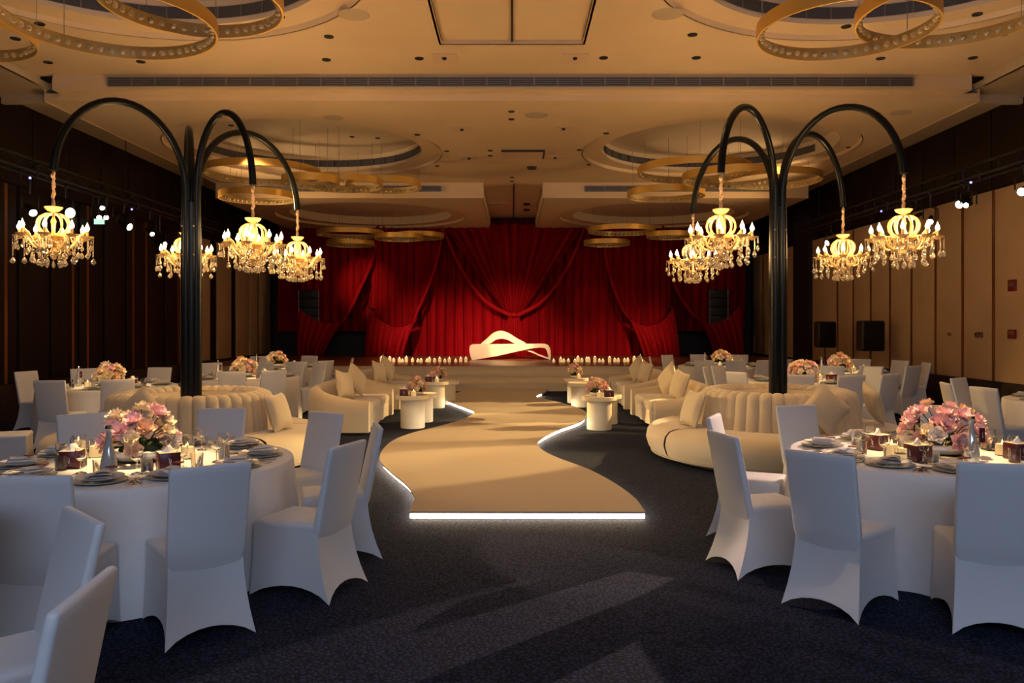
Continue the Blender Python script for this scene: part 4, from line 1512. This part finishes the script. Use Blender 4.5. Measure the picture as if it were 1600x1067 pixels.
for k, (tn, T, px, e, seed) in enumerate(BACK_T):
    table(tn, T[0], T[1], seed)
    RC = 1.65
    used = set()
    angs = []
    for (x, side) in px:
        # walk along the sight line until it meets the circle of chair backs
        u = Vector(((x - 800) / F, 1.0))
        a_, b_, c_ = u.dot(u), -2 * u.dot(Vector(T)), T[0] ** 2 + T[1] ** 2 - RC ** 2
        D = b_ * b_ - 4 * a_ * c_
        if D <= 0:
            d_ = -b_ / (2 * a_)
            q = u * d_
            w = (q - Vector(T)).normalized() * RC
            P2 = (T[0] + w.x, T[1] + w.y)
        else:
            d_ = (-b_ + (sqrt(D) if side == 1 else -sqrt(D) if side == 0 else 0)) / (2 * a_)
            q = u * d_
            w = (q - Vector(T)).normalized() * RC
            P2 = (T[0] + w.x, T[1] + w.y)
        an = atan2(P2[1] - T[1], P2[0] - T[0])
        # keep chairs from overlapping
        for other in angs:
            dd = (an - other + pi) % (2 * pi) - pi
            if abs(dd) < .40:
                an = other + (.40 if dd >= 0 else -.40)
        ck = clock(cos(an), sin(an))
        angs.append(an)
        if ck in used:
            lab = "white covered chair just past the %s o'clock side of the %s" % (ck, tn)
        else:
            lab = "white covered chair at the %s o'clock side of the %s" % (ck, tn)
        used.add(ck)
        chair_back_at(T[0] + RC * cos(an), T[1] + RC * sin(an), *T, lab, GC)
    for q in range(8):
        setting(tn, T[0], T[1], radians(q * 45 + 12), False, False)
    bouquet('dense peach and cream flower dome on the ' + tn, T[0], T[1], TT, 26 if k < 2 or k == 3 else 20, .22, .22, 40 + k, WARMS, scale=1.25)
    tissue_box('maroon tissue box on the ' + tn, T[0] + .42, T[1] - .12, TT, .3)
    carafe('slim bottle with maroon tag on the ' + tn, T[0] - .42, T[1] - .10, TT, 0, True, .95)
    candle('lit candle jar before the flowers on the ' + tn, T[0] - .14, T[1] - .36, TT)
    candle('lit candle jar right of the flowers on the ' + tn, T[0] + .33, T[1] + .15, TT)
    pin_spot(T[0], T[1], ZM - .05 if T[1] > 13 else ZN - .05, 1300, 18)

# table and chairs at the right picture edge
T9 = (7.25, 9.9)
n9 = 'table at right edge'
table(n9, *T9, 2)
for (x, y, lab) in ((5.60, 10.3, 'white covered chair left of the %s, first of a pair' % n9), (5.66, 9.55, 'slim looking white covered chair left of the %s, second of a pair' % n9), (6.30, 11.25, 'white covered chair behind the front right flowers by the edge table')):
    chair_back_at(x, y, *T9, lab, GC)
for q in (135, 180, 225):
    setting(n9, *T9, radians(q), False, False)
# single chair at the left edge
chair_back_at(-6.0, 8.85, 0, 0, 'white covered chair at the left picture edge facing the lamp tree', GC, face=22)

# ------------------------------------------------------------------ round channelled sofas


def cushion(name, label, X, Y, z, rz, tilt, w=.42, roll=0.0):
    m = MB()

    def side(sg):
        def fn(u, v):
            x, y = 2 * u - 1, 2 * v - 1
            e = (1 - abs(x) ** 2.6) * (1 - abs(y) ** 2.6)
            pin = 1 - .10 * (1 - abs(x * y)) * max(abs(x), abs(y)) ** 4
            return (x * w / 2 * pin, sg * .085 * max(e, 0) ** .55, y * w / 2 * pin)
        return fn
    m.grid(side(1), 14, 14).grid(side(-1), 14, 14)
    me = m.mesh('pillow', 'cushion', fix=False)
    t = thing(name, label, 'cushion', (X, Y, z), 0, 'loose cushions')
    q = Matrix.Rotation(rz, 4, 'Z') @ Matrix.Rotation(tilt, 4, 'X') @ Matrix.Rotation(roll, 4, 'Y')
    o = put('pillow', me, t, rot=q.to_euler())
    zmin = min((q @ Vector(v.co)).z for v in me.vertices)
    o.location = (0, 0, -zmin)
    return t


def ring_sofa(label, X, Y):
    t = thing('round_sofa', label, 'sofa', (X, Y, 0))
    Ro, Ri = 1.63, .80
    prof = [(Ri, .05), (Ro - .16, .05), (Ro - .05, .07), (Ro, .14), (Ro + .03, .24), (Ro + .01, .34), (Ro - .05, .40), (Ro - .15, .425), (Ri + .2, .43), (Ri, .43)]
    nseg = 6
    for k in range(nseg):
        a0, a1 = 2 * pi * k / nseg + .012 + .35, 2 * pi * (k + 1) / nseg - .012 + .35
        MB().lathe(prof, seg=18, a0=a0, a1=a1).build('seat_section', 'sofa', t)
        # closing face of the section
    MB().lathe([(Ri, .07), (Ro - .03, .07), (Ro - .02, .25), (Ro - .07, .38), (Ri, .41)], seg=72).build('seat_core', 'sofa_seam', t)
    MB().lathe([(Ri, .0), (Ro - .25, .0), (Ro - .25, .06)], seg=48).build('plinth', 'black', t)
    nch = 40
    ch = MB()
    da = 2 * pi / nch

    def fn(u, v):
        a = (u - .5) * da * .985
        bulge = .035 * (1 - (2 * u - 1) ** 2) ** .6
        if v < .75:
            s = v / .75
            r = .98 - .06 * s + bulge
            z = .40 + .42 * s
        else:
            s = (v - .75) / .25 * pi * .95
            r = .80 + (.12 + bulge * .7) * cos(s)
            z = .82 + (.055 + bulge * .5) * sin(s)
        return (r * cos(a), r * sin(a), z)
    ch.grid(fn, 6, 14)
    chm = ch.mesh('back_channel', 'sofa', fix=False)
    for k in range(nch):
        put('back_channel', chm, t, rz=k * da)
    MB().lathe([(.14, .70), (.60, .72)], seg=48).build('inner_cover', 'sofa', t)
    MB().lathe([(.95, .40), (.88, .78), (.82, .82), (.72, .835), (.66, .825), (.60, .78), (.60, .30), (.60, .05)], seg=72).build('back_core', 'sofa', t)
    return t


ring_sofa('round cream sofa with channelled back around the left lamp tree', LTX, TYL)
ring_sofa('round cream sofa with channelled back around the right lamp tree', RTX, TY)


def cush_on_ring(label, cx, cy, ang, roll=0.0, rad=1.17, w=.46):
    a = radians(ang)
    X, Y = cx + rad * cos(a), cy + rad * sin(a)
    # lean against the back
    cushion('sofa_cushion', label, X, Y, .432, a - pi / 2, radians(18), w, roll)


cush_on_ring('upright cream cushion at the right end of the left round sofa', LTX, TYL, -12)
cush_on_ring('cream cushion standing on its corner behind the front left flowers', LTX, TYL, -95, radians(45))
cush_on_ring('upright cream cushion at the left end of the right round sofa', RTX, TY, 192)
cush_on_ring('cream cushion standing on its corner on the right round sofa', RTX, TY, -82, radians(45))
cush_on_ring('tilted cream cushion at the right end of the right round sofa', RTX, TY, -8, radians(20))

# ------------------------------------------------------------------ lounge sofas beside the runway


def lounge_sofa(label, s, y0, y1):
    """s = -1 left of the runway (facing +x), +1 right (facing -x)"""
    L = y1 - y0
    t = thing('lounge_sofa', label, 'sofa', (s * 2.62, (y0 + y1) / 2, 0), 0 if s < 0 else pi)
    # local: faces +x, back at -x, length along y
    D = .84

    def wrap(k):     # path of the wrapped back: front of one arm, round the back, front of the other arm
        pass
    path = [(D / 2, -L / 2), (.15, -L / 2), (-.18, -L / 2 + .01), (-D / 2 + .08, -L / 2 + .10), (-D / 2, -L / 2 + .34), (-D / 2, 0), (-D / 2, L / 2 - .34), (-D / 2 + .08, L / 2 - .10), (-.18, L / 2 - .01), (.15, L / 2), (D / 2, L / 2)]
    hts = [.52, .54, .62, .70, .73, .74, .73, .70, .62, .54, .52]
    loops = []
    N = 60
    for k in range(N + 1):
        u = k / N
        x, y = poly_at(path, u)
        h = poly_at([(q, 0) for q in hts], u)[0]
        x2, y2 = poly_at(path, min(u + .01, 1))
        x1, y1_ = poly_at(path, max(u - .01, 0))
        d = Vector((x2 - x1, y2 - y1_)).normalized()
        nx, ny = d.y, -d.x          # outwards (path runs round the outside)
        if True:
            # inward direction
            ix, iy = -nx, -ny
        th = .20
        loop = []
        for (o, z) in ((0, .04), (0, .2), (-.004, h - .10), (.03, h - .03), (.08, h), (.13, h - .01), (th - .02, h - .06), (th, h - .14), (th, .30), (th, .04)):
            loop.append((x + ix * o, y + iy * o, z))
        loops.append(loop)
    sh = MB().loft(loops, cap=True)
    sh.build('wrapped_back', 'sofa', t)
    MB().rbox((.04, 0, .19), (D - .14, L - .36, .28), .05).build('seat_base', 'sofa', t)
    # two soft seat cushions
    for q in (-1, 1):
        MB().rbox((.09, q * (L - .42) / 4, .375), (D - .20, (L - .44) / 2, .16), .065, seg=4).build('seat_cushion', 'sofa', t)
    # draped fold of the loose cover on the front
    MB().grid(lambda u, v: (D / 2 - .03 + .010 * sin(7 * u * pi) * (.3 + v), (u - .5) * (L - .42), .40 - .33 * v), 60, 8).build('front_valance', 'sofa', t, fix=False)
    return t


lounge_sofa('cream lounge sofa left of the runway, the nearer one', -1, 12.4, 14.6)
lounge_sofa('cream lounge sofa left of the runway, the one by the stage', -1, 15.75, 17.95)
lounge_sofa('cream lounge sofa right of the runway, the nearer one', 1, 12.4, 14.6)
lounge_sofa('cream lounge sofa right of the runway, the one by the stage', 1, 15.75, 17.95)
for (s, yb, side, nm) in ((-1, 13.5, 'left', 'nearer'), (-1, 16.85, 'left', 'stage side'), (1, 13.5, 'right', 'nearer'), (1, 16.85, 'right', 'stage side')):
    cushion('sofa_cushion', 'upright cream cushion in the %s %s lounge sofa' % (nm, side), s * 2.72, yb - .55, .46, -s * pi / 2 * .8, radians(-14), .46, radians(10))
    cushion('sofa_cushion', 'cream cushion tipped on a corner in the %s %s lounge sofa' % (nm, side), s * 2.66, yb + .10, .46, -s * pi / 2 * .75, radians(-18), .46, radians(42))

# drum tables


def drum(label, X, Y, r, h):
    t = thing('drum_table', label, 'side table', (X, Y, 0), 0, 'cream drum tables')
    MB().lathe([(.001, 0), (r * .70, 0), (r * .72, .01), (r * .72, h - .07), (.001, h - .07)], seg=40).build('drum_base', 'ivory', t)
    MB().lathe([(.001, h - .075), (r - .01, h - .075), (r, h - .065), (r, h - .012), (r - .012, h), (r - .03, h), (r - .04, h - .008), (.001, h - .008)], seg=48).build('round_top', 'ivory', t)


DT = [(-1.64, 13.15, .28, .54, 'taller cream drum table left of the runway, nearer pair'), (-1.58, 13.95, .27, .50, 'lower cream drum table left of the runway, nearer pair'),
      (-1.57, 16.3, .27, .54, 'taller cream drum table left of the runway, stage pair'), (-1.40, 17.05, .27, .50, 'lower cream drum table left of the runway, stage pair'),
      (1.42, 12.95, .28, .54, 'taller cream drum table right of the runway, nearer pair'), (1.62, 13.70, .27, .50, 'lower cream drum table right of the runway, nearer pair'),
      (1.42, 16.5, .27, .50, 'lower cream drum table right of the runway, stage pair'), (1.40, 17.35, .27, .54, 'taller cream drum table right of the runway, stage pair')]
for (X, Y, r, h, lab) in DT:
    drum(lab, X, Y, r, h)
PK = ('petal_pink', 'petal_peach', 'petal_rose', 'petal_cream')
for (i, dx, dy, lab, se) in ((0, .06, .05, 'small pink flower bowl on the nearer left drum table', 60), (2, .04, .05, 'small pink flower bowl on the stage side left drum table', 61), (4, -.04, .06, 'small peach flower bowl on the nearer right drum table', 62), (7, -.02, .0, 'small rose flower bowl on the stage side right drum table', 63)):
    X, Y, r, h, _ = DT[i]
    bouquet(lab, X + dx, Y + dy, h - .007, 20, .16, .19, se, PK, small=True, scale=.95, base=False)
for (i, dx, dy, lab) in ((0, -.13, -.13, 'small maroon box on the nearer left drum table'), (2, -.13, -.12, 'small maroon box on the stage side left drum table'), (4, .14, -.13, 'small maroon box on the nearer right drum table')):
    X, Y, r, h, _ = DT[i]
    tissue_box(lab, X + dx, Y + dy, h - .007, .2)
for (i, dx, dy, lab) in ((0, .04, -.19, 'ivory candle jar on the nearer left drum table'), (2, .05, -.18, 'ivory candle jar on the stage side left drum table'), (4, -.02, -.19, 'ivory candle jar on the nearer right drum table'), (7, .04, -.19, 'ivory candle jar on the stage side right drum table')):
    X, Y, r, h, _ = DT[i]
    candle(lab, X + dx, Y + dy, h - .007)
